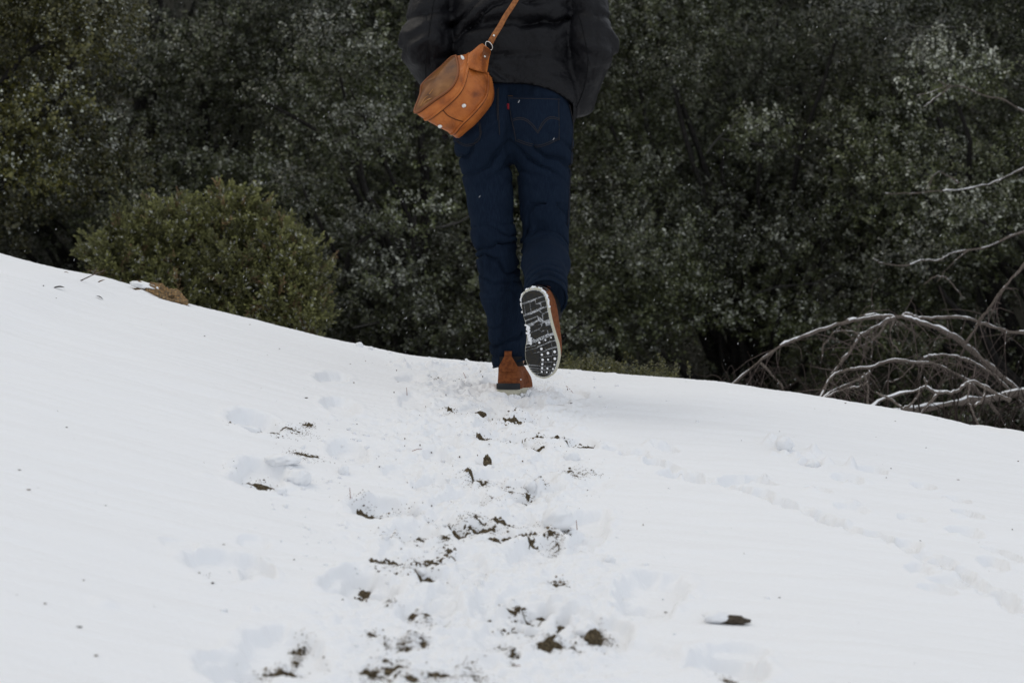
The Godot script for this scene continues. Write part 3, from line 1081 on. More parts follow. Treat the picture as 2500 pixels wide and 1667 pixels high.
func snow_on(line: Array, r0: float, r1: float, much: float) -> Array:
	var out := []
	var run := []
	var up := []
	for i in line.size():
		var p: Vector3 = line[i]
		var r := lerpf(r0, r1, float(i) / (line.size() - 1))
		up.append(p + Vector3(0, r * (0.56 + 0.25 * n2.get_noise_2d(p.x * 25, p.y * 25)), 0))
	for i in up.size():
		var p: Vector3 = up[i]
		if n2.get_noise_3d(p.x * 9, p.y * 9, p.z * 9 + 50) < much:
			run.append(up[i])
		if run.size() and (i == up.size() - 1 or n2.get_noise_3d(p.x * 9, p.y * 9, p.z * 9 + 50) >= much):
			if run.size() > 1:
				var f := float(i) / up.size()
				out.append(tube(run, lerpf(r0, r1, f) * 0.64, lerpf(r0, r1, f) * 0.56, 6, 0.8))
			run = []
	return out


func dead(owner_thing: Node3D, called: String, line: Array, r0: float, r1: float, much := 0.3) -> void:
	part(called, tube(line, r0, r1, 7, 0.5), M.dead, owner_thing)
	for m in snow_on(line, r0, r1, much):
		part("snow_cover", m, M.snow, owner_thing)


func twigs(st: SurfaceTool, line: Array, count: int, length: float) -> void:
	for i in count:
		var k := rng.randi_range(1, line.size() - 2)
		var a: Vector3 = line[k]
		var dir := Vector3(rng.randfn(0, 0.8), rng.randfn(-0.45, 0.6), rng.randfn(0, 0.6)).normalized()
		var l := length * rng.randf_range(0.4, 1.3)
		var bend := Vector3(rng.randfn(0, 0.3), rng.randfn(-0.3, 0.3), rng.randfn(0, 0.3)) * l
		add_tube(st, [a, a + dir * l * 0.35 + bend * 0.1, a + dir * l * 0.7 + bend * 0.4, a + dir * l + bend], rng.randf_range(0.0013, 0.0026), 0.0008, 4)


func build_dead_branches() -> void:
	var zx := 1650.0
	var zy := 550.0
	var k := 0.3615
	var t := thing("fallen_branch", "long arching dead branch with snow along its top, largest of the brush pile", "branch", at(1790, 950, 9.3), "fallen branches behind the right crest")
	var arch := line_at([[330, 1130], [375, 1080], [590, 900], [740, 800], [930, 725], [1130, 660], [1300, 625], [1420, 618], [1560, 625], [1680, 660], [1830, 720], [1960, 810], [2100, 930], [2230, 1040], [2420, 1230]], zx, zy, k, 9.3, 9.9)
	dead(t, "limb", arch, 0.006, 0.015, 0.5)
	var b := line_at([[1230, 640], [1340, 605], [1480, 630], [1570, 600], [1640, 625], [1800, 625], [1960, 625], [2130, 680], [2290, 720], [2450, 720]], zx, zy, k, 9.6, 9.9)
	dead(t, "side_limb", b, 0.007, 0.009, 0.6)
	var c := line_at([[1480, 625], [1350, 690], [1240, 760], [1180, 850], [1100, 950], [1030, 1050], [960, 1200]], zx, zy, k, 9.6, 9.3)
	dead(t, "side_limb", c, 0.010, 0.007, 0.3)
	var e := line_at([[575, 930], [650, 1010], [720, 1090], [745, 1160]], zx, zy, k, 9.35, 9.3)
	dead(t, "side_limb", e, 0.006, 0.004, -0.1)
	for l in [[[1335, 690], [1330, 800], [1320, 960]], [[1475, 640], [1450, 720], [1460, 790], [1520, 860]], [[1110, 690], [1060, 740], [1010, 800], [990, 900]], [[1080, 720], [1170, 715], [1250, 740], [1330, 800]], [[1430, 650], [1370, 740], [1290, 800], [1190, 830]]]:
		dead(t, "side_limb", line_at(l, zx, zy, k, 9.5, 9.5), 0.005, 0.003, 0.2)
	var st := SurfaceTool.new()
	st.begin(Mesh.PRIMITIVE_TRIANGLES)
	twigs(st, arch, 50, 0.24); twigs(st, b, 28, 0.22); twigs(st, c, 40, 0.18)
	tag(part("twigs", done(st), M.twig, t), "", "", "", "stuff")

	t = thing("fallen_branch", "lower curved dead branch with snow, under the big arch", "branch", at(2010, 1010, 9.2), "fallen branches behind the right crest")
	var f := line_at([[960, 1200], [1000, 1110], [1060, 1020], [1150, 975], [1310, 960], [1480, 910], [1640, 925], [1750, 935], [1850, 980], [1940, 1030], [2050, 1120], [2200, 1300]], zx, zy, k, 9.0, 9.5)
	dead(t, "limb", f, 0.006, 0.009, 0.4)
	var g := line_at([[980, 1180], [1060, 1120], [1150, 1080], [1280, 1020], [1310, 965]], zx, zy, k, 9.0, 9.2)
	dead(t, "side_limb", g, 0.007, 0.006, 0.3)
	dead(t, "side_limb", line_at([[1000, 1170], [1130, 1110], [1240, 1090], [1300, 1060]], zx, zy, k, 9.0, 9.1), 0.005, 0.004, 0.3)
	dead(t, "side_limb", line_at([[1275, 1005], [1300, 1090], [1295, 1220]], zx, zy, k, 9.15, 9.1), 0.007, 0.006, 0.5)
	dead(t, "side_limb", line_at([[1620, 930], [1560, 990], [1500, 1040], [1420, 1060]], zx, zy, k, 9.3, 9.3), 0.005, 0.004, 0.2)
	st = SurfaceTool.new()
	st.begin(Mesh.PRIMITIVE_TRIANGLES)
	twigs(st, f, 60, 0.2); twigs(st, g, 34, 0.14)
	tag(part("twigs", done(st), M.twig, t), "", "", "", "stuff")

	t = thing("fallen_branch", "dark dead branch curving down to the right edge, behind the lower arch", "branch", at(2270, 880, 9.7), "fallen branches behind the right crest")
	var h := line_at([[1640, 925], [1700, 890], [1790, 875], [1900, 890], [2020, 930], [2100, 980], [2180, 1040], [2350, 1210], [2450, 1300]], zx, zy, k, 9.7, 9.6)
	dead(t, "limb", h, 0.006, 0.009, 0.25)
	st = SurfaceTool.new()
	st.begin(Mesh.PRIMITIVE_TRIANGLES)
	twigs(st, h, 50, 0.24)
	tag(part("twigs", done(st), M.twig, t), "", "", "", "stuff")

	t = thing("forked_branch", "pale forked branch coated white with snow, low at the right", "branch", at(2200, 1000, 8.9), "fallen branches behind the right crest")
	dead(t, "limb", line_at([[1310, 1240], [1430, 1160], [1640, 1110], [1690, 1095], [1790, 1130], [1900, 1120], [1990, 1055], [2090, 1090], [2160, 1130], [2260, 1180]], zx, zy, k, 8.9, 9.0), 0.006, 0.010, 0.9)
	for l in [[[1650, 1110], [1620, 1180], [1540, 1240], [1500, 1290]], [[1780, 1130], [1730, 1180], [1660, 1270]], [[1990, 1070], [1980, 1180], [2020, 1280], [2060, 1390]], [[1690, 1095], [1690, 1060], [1680, 1030]], [[2090, 1090], [2080, 1160], [2020, 1220]], [[1360, 1130], [1460, 1180], [1530, 1240]]]:
		dead(t, "side_limb", line_at(l, zx, zy, k, 8.9, 8.85), 0.006, 0.005, 0.9)

	t = thing("fallen_log", "straight snow covered log lying behind the crest under the forked branch", "log", at(2300, 1010, 9.2), "fallen branches behind the right crest")
	dead(t, "limb", line_at([[1420, 1300], [1520, 1255], [1700, 1235], [1900, 1195], [2110, 1175], [2400, 1120]], zx, zy, k, 9.0, 9.6), 0.017, 0.020, 0.9)

	t = thing("leaning_branch", "thin dead branch leaning steeply up towards the right edge", "branch", at(2350, 880, 9.8), "fallen branches behind the right crest")
	var m := line_at([[2500, 90], [2351, 270], [2230, 410], [2170, 490], [2080, 610], [2030, 690], [1960, 810], [1900, 960]], zx, zy, k, 9.6, 9.8)
	dead(t, "limb", m, 0.010, 0.005, 0.25)
	st = SurfaceTool.new()
	st.begin(Mesh.PRIMITIVE_TRIANGLES)
	twigs(st, m, 30, 0.26)
	tag(part("twigs", done(st), M.twig, t), "", "", "", "stuff")

	# tangle of thin twigs under the arches
	st = SurfaceTool.new()
	st.begin(Mesh.PRIMITIVE_TRIANGLES)
	for i in 170:
		var x := rng.randf_range(1780, 2620)
		var low := 935.0 + (x - 1790) * 0.17
		var tall := 30.0 + 190.0 * clampf((x - 1800) / 500.0, 0, 1)
		var a := at(x, low + 60 - rng.randf() * 30, rng.randf_range(8.9, 9.9))
		var tip := at(x + rng.randfn(0, 90), low - rng.randf() * tall, rng.randf_range(9.0, 9.9))
		add_tube(st, branch_curve(a, tip, rng.randfn(0.03, 0.06), 5), rng.randf_range(0.0025, 0.006), 0.0013, 4)
	tag(part("brush_twigs", done(st), M.thicket), "tangle of thin brown twigs under the arching dead branches", "brush", "", "stuff")

	# bare pale limbs hanging before the oaks on the right
	t = thing("bare_limb", "snow lined bare limb reaching in above the arch, at middle right", "branch", at(2300, 620, 12.5), "bare limbs before the oaks")
	var hang := line_at([[1340, 225], [1400, 260], [1560, 270], [1660, 235], [1780, 235], [1880, 185], [2110, 145], [2300, 60], [2600, -20]], zx, zy, k, 12.2, 13.0)
	dead(t, "limb", hang, 0.004, 0.008, 0.35)
	dead(t, "side_limb", line_at([[1980, 170], [1900, 230], [1830, 300], [1770, 380]], zx, zy, k, 12.5, 12.4), 0.004, 0.002, 0.0)
	dead(t, "side_limb", line_at([[1680, 400], [1740, 350], [1820, 350], [1890, 420], [1950, 500]], zx, zy, k, 12.4, 12.2), 0.004, 0.003, 0.1)
	t = thing("bare_limb", "thin pale limb slanting up to the right edge, highest of the bare limbs", "branch", at(2480, 410, 12.8), "bare limbs before the oaks")
	var z8 := 0.4253
	var hi := line_at([[1560, 1110], [1700, 1110], [1860, 1095], [1980, 1090], [2140, 1060], [2210, 1035], [2300, 990], [2400, 945], [2600, 880]], 1500, 0, z8, 12.6, 13.0)
	dead(t, "limb", hi, 0.003, 0.008, 0.35)
	dead(t, "side_limb", line_at([[1980, 1050], [1920, 1010], [1850, 990], [1800, 1090]], 1500, 0, z8, 12.7, 12.6), 0.006, 0.003, 0.4)
	t = thing("bare_limb", "forked grey limb among oak leaves high up at the right", "branch", at(2330, 200, 12.9), "bare limbs before the oaks")
	dead(t, "limb", line_at([[1860, 460], [1920, 490], [2000, 495], [2130, 550], [2230, 570], [2320, 620], [2450, 700]], 1500, 0, z8, 12.9, 13.2), 0.003, 0.008, 0.15)
	dead(t, "side_limb", line_at([[1780, 615], [1850, 560], [1930, 500], [2000, 495]], 1500, 0, z8, 12.9, 13.0), 0.004, 0.007, 0.1)
	dead(t, "side_limb", line_at([[1740, 550], [1840, 520], [1930, 485]], 1500, 0, z8, 12.9, 13.0), 0.003, 0.005, 0.1)


# ------------------------------------------------------------------ the person
func bell(v: float, mid: float, wide: float) -> float:
	return exp(-pow((v - mid) / wide, 2.0))


func crease(s: float) -> float:      # flat cloth with narrow grooves
	return pow(0.5 + 0.5 * sin(s), 5.0) * 1.8 - 0.45


func worn(p: Vector3) -> float:        # denim faded on seat, thighs and calf
	var f := 0.92 + 0.55 * bell(p.y, 0.66, 0.16) + 0.35 * bell(p.y, 0.86, 0.06)
	if p.z > 0.0 and p.x > 0.02:
		f += 0.75 * bell((p - SHIN_A).dot((SHIN_B - SHIN_A).normalized()), 0.22, 0.11)
	f += 0.5 * n1.get_noise_3d(p.x * 7.0, p.y * 2.5, p.z * 7.0) + 0.35 * n3.get_noise_3d(p.x * 30.0, p.y * 4.0, p.z * 30.0)
	return clampf(f, 0.6, 2.2)


func hem_y(x: float) -> float:
	return 0.985 - 1.55 * maxf(0.0, x) * maxf(0.0, x) - 0.25 * maxf(0.0, -x - 0.1)


const SHIN_A := Vector3(0.110, 0.485, -0.09)
const SHIN_B := Vector3(0.106, 0.285, 0.285)


func make_jeans_field() -> void:
	var f := Field.new()
	var fl := Vector3(1, 1, 1.08)
	f.bone(Vector3(-0.075, 1.03, -0.035), Vector3(0.085, 1.03, -0.035), 0.105, 0.105, 0.03, fl)
	f.bone(Vector3(-0.088, 0.95, -0.03), Vector3(-0.092, 0.82, -0.03), 0.098, 0.10, 0.04)
	f.bone(Vector3(0.095, 0.95, -0.03), Vector3(0.102, 0.82, -0.03), 0.098, 0.10, 0.04)
	f.bone(Vector3(-0.075, 0.865, 0.02), Vector3(-0.08, 0.85, 0.02), 0.088, 0.088, 0.05)
	f.bone(Vector3(0.085, 0.865, 0.02), Vector3(0.09, 0.85, 0.02), 0.088, 0.088, 0.05)
	# standing leg
	f.bone(Vector3(-0.092, 0.80, -0.03), Vector3(-0.060, 0.50, -0.035), 0.092, 0.064, 0.02)
	f.bone(Vector3(-0.060, 0.50, -0.035), Vector3(-0.032, 0.30, -0.03), 0.066, 0.064, 0.03)
	f.bone(Vector3(-0.032, 0.30, -0.03), Vector3(-0.002, 0.04, -0.03), 0.064, 0.057, 0.03)
	# swinging leg, shin lifted back towards the camera
	f.bone(Vector3(0.102, 0.81, -0.03), Vector3(0.113, 0.49, -0.075), 0.098, 0.074, 0.02)
	f.bone(SHIN_A, SHIN_A.lerp(SHIN_B, 0.45), 0.072, 0.072, 0.014)
	f.bone(SHIN_A.lerp(SHIN_B, 0.45), SHIN_B + (SHIN_B - SHIN_A) * 0.15, 0.073, 0.062, 0.03)
	f.post = func(p: Vector3, r: float) -> float:
		var w := n1.get_noise_3d(p.x * 5.0, p.y * 5.0, p.z * 5.0)
		r += 0.008 * w
		if p.y < 0.72 and p.z < 0.13 and p.x < 0.035:
			var b := bell(p.y, 0.43, 0.10)
			r += 0.0085 * b * crease(p.y * 130.0 + p.x * 18.0 + 9.0 * w + 3.0 * n2.get_noise_2d(p.x * 9, p.y * 14)) 
			r += 0.0075 * bell(p.y, 0.15, 0.06) * crease(p.y * 120.0 - p.x * 25.0 + 7.0 * w)
		if p.y < 0.25 and p.z < 0.13:
			r = maxf(r, 0.080 + 0.26 * (p.x + 0.005) - p.y)
		if p.x > 0.02 and p.y < 0.60:
			var along := (p - SHIN_A).dot((SHIN_B - SHIN_A).normalized())
			r += 0.0085 * bell(along, 0.05, 0.075) * crease(along * 170.0 + p.x * 22.0 + 8.0 * w)
			r += 0.007 * bell(along, 0.37, 0.06) * crease(along * 150.0 + p.x * 40.0 + 6.0 * w)
			if p.z > 0.1:
				r = maxf(r, (p - SHIN_B).dot((SHIN_B - SHIN_A).normalized()))
		# drag lines under the seat
		r += 0.009 * bell(p.y, 0.745, 0.06) * crease((p.y * 1.0 + absf(p.x + 0.01) * 0.6) * 105.0 + 5.0 * w)
		# hollow of the centre seam
		r += 0.010 * bell(p.x, -0.012, 0.011) * smoothstep(-0.02, 0.05, p.z) * smoothstep(0.74, 0.80, p.y) * (1.0 - smoothstep(0.86, 0.95, p.y))
		return r
	f.tint = worn
	jeans_field = f


func make_jacket_field() -> void:
	var f := Field.new()
	var fl := Vector3(1, 1, 1.12)
	f.bone(Vector3(-0.075, 0.95, -0.035), Vector3(-0.085, 1.32, -0.04), 0.135, 0.135, 0.03, fl)
	f.bone(Vector3(0.085, 0.93, -0.035), Vector3(0.085, 1.32, -0.04), 0.135, 0.135, 0.03, fl)
	f.bone(Vector3(-0.03, 1.2, -0.02), Vector3(0.03, 1.35, -0.03), 0.14, 0.14, 0.05, fl)
	f.bone(Vector3(-0.12, 1.41, -0.05), Vector3(0.12, 1.41, -0.05), 0.085, 0.085, 0.06)
	f.bone(Vector3(0, 1.45, -0.05), Vector3(0, 1.53, -0.055), 0.085, 0.075, 0.04)
	f.bone(Vector3(-0.20, 1.40, -0.045), Vector3(-0.260, 1.27, -0.02), 0.075, 0.074, 0.02)
	f.bone(Vector3(-0.260, 1.27, -0.02), Vector3(-0.281, 1.12, 0.02), 0.074, 0.082, 0.006)
	f.bone(Vector3(-0.283, 1.12, 0.02), Vector3(-0.225, 0.96, -0.085), 0.080, 0.064, 0.012)
	f.bone(Vector3(-0.225, 0.96, -0.085), Vector3(-0.16, 0.985, -0.16), 0.060, 0.05, 0.02)
	f.bone(Vector3(0.20, 1.40, -0.045), Vector3(0.240, 1.27, -0.02), 0.075, 0.072, 0.02)
	f.bone(Vector3(0.240, 1.27, -0.02), Vector3(0.262, 1.11, 0.02), 0.074, 0.080, 0.006)
	f.bone(Vector3(0.262, 1.11, 0.02), Vector3(0.218, 0.955, -0.075), 0.078, 0.060, 0.012)
	f.bone(Vector3(0.218, 0.955, -0.075), Vector3(0.16, 0.985, -0.16), 0.058, 0.05, 0.02)
	f.post = func(p: Vector3, r: float) -> float:
		var w := n1.get_noise_3d(p.x * 3.5, p.y * 3.5, p.z * 3.5)
		var wf := n3.get_noise_3d(p.x * 11, p.y * 16, p.z * 11)
		r += 0.012 * w + 0.005 * wf
		var arm := smoothstep(0.185, 0.215, absf(p.x + 0.01))
		# quilted channels of the body: seams at these heights
		var sag := 0.012 * sin(p.x * 9.0 + 1.0) + 0.008 * n2.get_noise_1d(p.x * 6.0)
		var y := p.y - sag
		for q in [[1.066, 0.011, 0.009], [1.172, 0.030, 0.017], [1.275, 0.017, 0.014], [1.375, 0.010, 0.013]]:
			r += (1.0 - smoothstep(0.12, 0.19, absf(p.x))) * q[1] * bell(y + (0.02 * p.x if q[0] > 1.1 else 0.0), q[0], q[2])
		# slack folds just above the second seam
		r += (1.0 - arm) * 0.016 * bell(y, 1.195, 0.045) * crease(p.y * 105.0 - p.x * 40.0 + 7.0 * w)
		r += (1.0 - arm) * 0.005 * sin(p.x * 26.0 + p.y * 22.0 + 9.0 * w) * (0.4 + bell(y, 1.12, 0.04))
		r += (1.0 - arm) * 0.011 * bell(p.y, 1.01, 0.035) * bell(p.x, -0.06, 0.06) * sin(p.y * 110.0 + p.x * 85.0)
		for q in [1.215, 1.33]:
			r += arm * 0.010 * bell(p.y + 0.25 * (absf(p.x) - 0.27), q, 0.010)
		r += arm * 0.008 * bell(p.y, 1.10, 0.07) * sin(p.y * 75.0 + absf(p.x) * 60.0 + 8.0 * w)
		r += arm * 0.005 * bell(absf(p.x) - 0.012 * sin(p.y * 12.0), 0.262, 0.005) * smoothstep(0.02, 0.06, p.z)
		if absf(p.x) < 0.235 or p.z > 0.02:
			r = maxf(r, (hem_y(p.x) - p.y) if arm < 0.9 else r)
		return r
	jacket_field = f


func surface_line(f: Field, pts: Array, lift: float, zx: float, zy: float, k: float, per := 6) -> Array:   # photo points laid on a body
	var flat := []
	for p in pts:
		flat.append(Vector3(zx + p[0] * k, zy + p[1] * k, 0))
	var out := []
	for p in smooth_line(flat, per):
		var h := cast(f, p.x, p.y)
		out.append(h + f.normal(h) * lift)
	return out


func patch(f: Field, corner: Array, lift: float, nx: int, ny: int, zx: float, zy: float, k: float) -> ArrayMesh:   # a cloth patch: TL, TR, BR, BM, BL
	var rows := []
	for j in range(-1, ny + 2):
		var row := PackedVector3Array()
		for i in range(-1, nx + 2):
			var u := clampf(float(i) / nx, 0, 1)
			var v := clampf(float(j) / ny, 0, 1)
			var top := Vector2(corner[0][0], corner[0][1]).lerp(Vector2(corner[1][0], corner[1][1]), u)
			var bl := Vector2(corner[4][0], corner[4][1])
			var bm := Vector2(corner[3][0], corner[3][1])
			var br := Vector2(corner[2][0], corner[2][1])
			var bot := bl.lerp(bm, u * 2.0) if u < 0.5 else bm.lerp(br, u * 2.0 - 1.0)
			var q := top.lerp(bot, v)
			var h := cast(f, zx + q.x * k, zy + q.y * k)
			var rim := i < 0 or i > nx or j < 0 or j > ny
			row.append(h + f.normal(h) * (-0.003 if rim else lift))
		rows.append(row)
	return grid_mesh(rows, false)


func build_person() -> void:
	make_jeans_field()
	make_jacket_field()
	var who := thing("person", "person seen from behind in black puffer jacket and dark jeans, striding away, right foot raised", "person")
	# the body inside the clothes, one surface
	var b := Field.new()
	b.bone(Vector3(0, 1.665, -0.10), Vector3(0, 1.70, -0.085), 0.078, 0.092, 0.03, Vector3(1.12, 1, 0.95))
	b.bone(Vector3(0, 1.61, -0.135), Vector3(0, 1.63, -0.12), 0.045, 0.055, 0.03)
	b.bone(Vector3(0, 1.66, -0.19), Vector3(0, 1.68, -0.18), 0.012, 0.01, 0.012)
	b.bone(Vector3(-0.08, 1.665, -0.085), Vector3(-0.082, 1.69, -0.08), 0.014, 0.016, 0.008)
	b.bone(Vector3(0.08, 1.665, -0.085), Vector3(0.082, 1.69, -0.08), 0.014, 0.016, 0.008)
	b.bone(Vector3(0, 1.42, -0.05), Vector3(0, 1.62, -0.085), 0.058, 0.056, 0.03)
	b.bone(Vector3(-0.05, 1.0, -0.05), Vector3(-0.06, 1.36, -0.06), 0.075, 0.07, 0.04)
	b.bone(Vector3(0.05, 1.0, -0.05), Vector3(0.06, 1.36, -0.06), 0.075, 0.07, 0.04)
	b.bone(Vector3(-0.09, 0.86, -0.03), Vector3(-0.060, 0.50, -0.035), 0.075, 0.048, 0.03)
	b.bone(Vector3(-0.060, 0.50, -0.035), Vector3(0.0, 0.09, -0.03), 0.048, 0.036, 0.03)
	b.bone(Vector3(0.0, 0.09, -0.03), Vector3(0.02, 0.045, -0.14), 0.03, 0.022, 0.03)
	b.bone(Vector3(0.10, 0.86, -0.03), Vector3(0.113, 0.49, -0.075), 0.075, 0.05, 0.03)
	b.bone(SHIN_A, SHIN_B, 0.048, 0.022, 0.02)
	b.bone(SHIN_B, Vector3(0.099, 0.24, 0.312), 0.022, 0.022, 0.02)
	b.bone(Vector3(0.099, 0.24, 0.312), Vector3(0.095, 0.13, 0.352), 0.024, 0.016, 0.03)
	for s in [-1.0, 1.0]:
		var e := Vector3(0.285 * s - 0.012, 1.12, 0.02)
		var mid := Vector3(-0.260 if s < 0 else 0.24, 1.27, -0.02)
		b.bone(Vector3(0.17 * s, 1.39, -0.045), mid, 0.045, 0.038, 0.03)
		b.bone(mid, e, 0.038, 0.034, 0.03)
		b.bone(e, Vector3(0.20 * s, 0.975, -0.10), 0.034, 0.026, 0.02)
		var palm := Vector3(0.15 * s, 0.98, -0.16)
		b.bone(Vector3(0.20 * s, 0.975, -0.10), palm, 0.028, 0.028, 0.02)
		for k in 4:
			b.bone(palm, palm + Vector3(-0.055 * s, -0.03 + 0.018 * k, -0.02), 0.011, 0.008, 0.006)
		b.bone(palm, palm + Vector3(-0.02 * s, 0.045, 0.0), 0.011, 0.009, 0.006)
	part("body", net(b, Vector3(-0.38, 0.0, -0.26), Vector3(0.38, 1.85, 0.42), 0.012), M.skin, who)
	var hair := Field.new()
	hair.bone(Vector3(0, 1.68, -0.07), Vector3(0, 1.71, -0.08), 0.088, 0.098, 0.03, Vector3(1.1, 1, 0.95))
	hair.post = func(p: Vector3, r: float) -> float:
		return maxf(r + 0.004 * n2.get_noise_3d(p.x * 60, p.y * 20, p.z * 60), minf(-(p.z + 0.13) , 1.0) * -1.0 - 0.03 if p.z < -0.13 and p.y < 1.72 else r)
	part("hair", net(hair, Vector3(-0.13, 1.56, -0.21), Vector3(0.13, 1.84, 0.06), 0.008), M.hair, who)

	var jeans := part("jeans", net(jeans_field, Vector3(-0.24, 0.02, -0.2), Vector3(0.25, 1.12, 0.37), 0.005), M.denim, who)
	var jacket := part("jacket", net(jacket_field, Vector3(-0.40, 0.85, -0.26), Vector3(0.38, 1.63, 0.16), 0.008), M.nylon, who)
	# back pockets, in the coordinates of a close view of the photo
	var zx := 1050.0
	var zy := 150.0
	var k := 0.3189
	var pr := [[585, 265], [985, 275], [992, 600], [828, 660], [658, 612]]
	part("back_pocket", patch(jeans_field, pr, 0.0035, 18, 18, zx, zy, k), M.denim, jeans, false)
	var pl := [[200, 420], [370, 440], [392, 598], [285, 655], [182, 605]]
	part("back_pocket", patch(jeans_field, pl, 0.0035, 12, 10, zx, zy, k), M.denim, jeans, false)
	part("red_tab", patch(jeans_field, [[588, 325], [604, 330], [606, 368], [598, 367], [591, 363]], 0.006, 3, 4, zx, zy, k), M.red, jeans, false)
	var st := SurfaceTool.new()
	st.begin(Mesh.PRIMITIVE_TRIANGLES)
	for l in [[[600, 285], [990, 292]], [[597, 275], [660, 610]], [[980, 300], [985, 597]], [[664, 604], [828, 650], [986, 592]], [[674, 594], [828, 636], [980, 580]],
			[[640, 440], [690, 430], [745, 445], [795, 490], [826, 535]], [[826, 535], [855, 475], [895, 435], [935, 425], [988, 440]], [[640, 452], [690, 442], [740, 456], [788, 500], [826, 548]], [[826, 548], [862, 488], [900, 447], [935, 437], [988, 452]],
			[[382, 460], [385, 590], [285, 645], [190, 600]], [[374, 470], [377, 580], [285, 632], [195, 592]],
			[[522, 200], [520, 330], [524, 450], [528, 560]], [[512, 210], [511, 330], [514, 450]],
			[[1060, 330], [1090, 480], [1085, 640], [1070, 850], [1062, 1050], [1050, 1250]]]:
		var flat := []
		for q in l:
			flat.append(Vector3(q[0], q[1], 0))
		add_tube(st, surface_line(jeans_field, l, 0.0032, zx, zy, k, 10), 0.0013, 0.0013, 5)
	tag(part("stitching", done(st), M.stitch, jeans, false), "thin brown stitched seams and pocket arcs", "", "")
	st = SurfaceTool.new()
	st.begin(Mesh.PRIMITIVE_TRIANGLES)
	add_tube(st, surface_line(jeans_field, [[594, 268], [636, 270]], 0.0045, zx, zy, k, 4), 0.0014, 0.0014, 5)
	part("bar_tack", done(st), M.stitch_gold, jeans, false)
	# seams down the sleeves
	for l in [[[430, 0], [400, 180], [375, 350], [350, 560], [350, 760]], [[1755, 0], [1830, 200], [1880, 420], [1905, 560], [1895, 720], [1850, 900], [1790, 1030]]]:
		part("sleeve_seam", tube(surface_line(jacket_field, l, 0.0005, 950, 0, 0.2551, 6), 0.0016, 0.0016, 5), M.black, jacket, false)
	# trouser hems
	var hem := []
	for i in 25:
		var w := TAU * i / 24
		hem.append(Vector3(-0.004 + 0.0575 * cos(w), 0.080 + 0.26 * (0.0585 * cos(w)), -0.03 + 0.0585 * sin(w)))
	part("hem", tube(hem, 0.0035, 0.0035, 6), M.denim, jeans, false)
	hem = []
	var ax := (SHIN_B - SHIN_A).normalized()
	var sx := ax.cross(Vector3.UP).normalized()
	var sy := sx.cross(ax)
	for i in 25:
		var w := TAU * i / 24
		hem.append(SHIN_B + ax * 0.001 + (sx * cos(w) + sy * sin(w)) * 0.0655)
	part("hem", tube(hem, 0.0038, 0.0038, 6), M.denim, jeans, false)

	boot(who, Transform3D(Basis(Vector3.UP, deg_to_rad(-9)), Vector3(-0.014, -0.033, 0.045)), -1.0, false)
	var h := at(1298.5, 704, 5.60)
	var fw := Vector3(0.135, -0.985, -0.10).normalized()
	var up := Vector3(0.30, 0.0, -0.95)
	up = (up - fw * up.dot(fw)).normalized()
	boot(who, Transform3D(Basis(fw.cross(up), up, -fw), h), 1.0, true)


const SOLE := 0.28


func sole_half(s: float, lateral: bool) -> float:
	var tab := [[0.0, 0.0, 0.0], [0.012, 0.018, 0.018], [0.03, 0.027, 0.027], [0.07, 0.037, 0.036], [0.15, 0.041, 0.040], [0.25, 0.040, 0.041], [0.35, 0.036, 0.043], [0.45, 0.033, 0.046], [0.55, 0.038, 0.051], [0.67, 0.0495, 0.0565], [0.77, 0.051, 0.055], [0.86, 0.046, 0.047], [0.93, 0.035, 0.037], [0.97, 0.023, 0.026], [0.99, 0.012, 0.015], [1.0, 0.0, 0.0]]
	for i in tab.size() - 1:
		if s <= tab[i + 1][0]:
			var t: float = (s - tab[i][0]) / (tab[i + 1][0] - tab[i][0])
			return lerpf(tab[i][2 if lateral else 1], tab[i + 1][2 if lateral else 1], t)
	return 0.0


func boot_ring(height: float, side: float, s0: float, s1: float, round_mix: float, ew: float, grow := 0.0, n := 22) -> PackedVector3Array:
	var row := PackedVector3Array()
	for i in 2 * n:
		var t := float(i) / n if i < n else float(2 * n - i) / n
		var lateral := i < n
		var s := 0.5 - 0.5 * cos(PI * t)
		var w := lerpf(sole_half(s, lateral), ew * sin(PI * t), round_mix)
		var z := lerpf(s0, s1, s) * SOLE
		var x := (w + grow * sin(PI * t)) * (1.0 if lateral else -1.0) * side
		row.append(Vector3(x, height, -z + grow * cos(PI * t)))
	return row


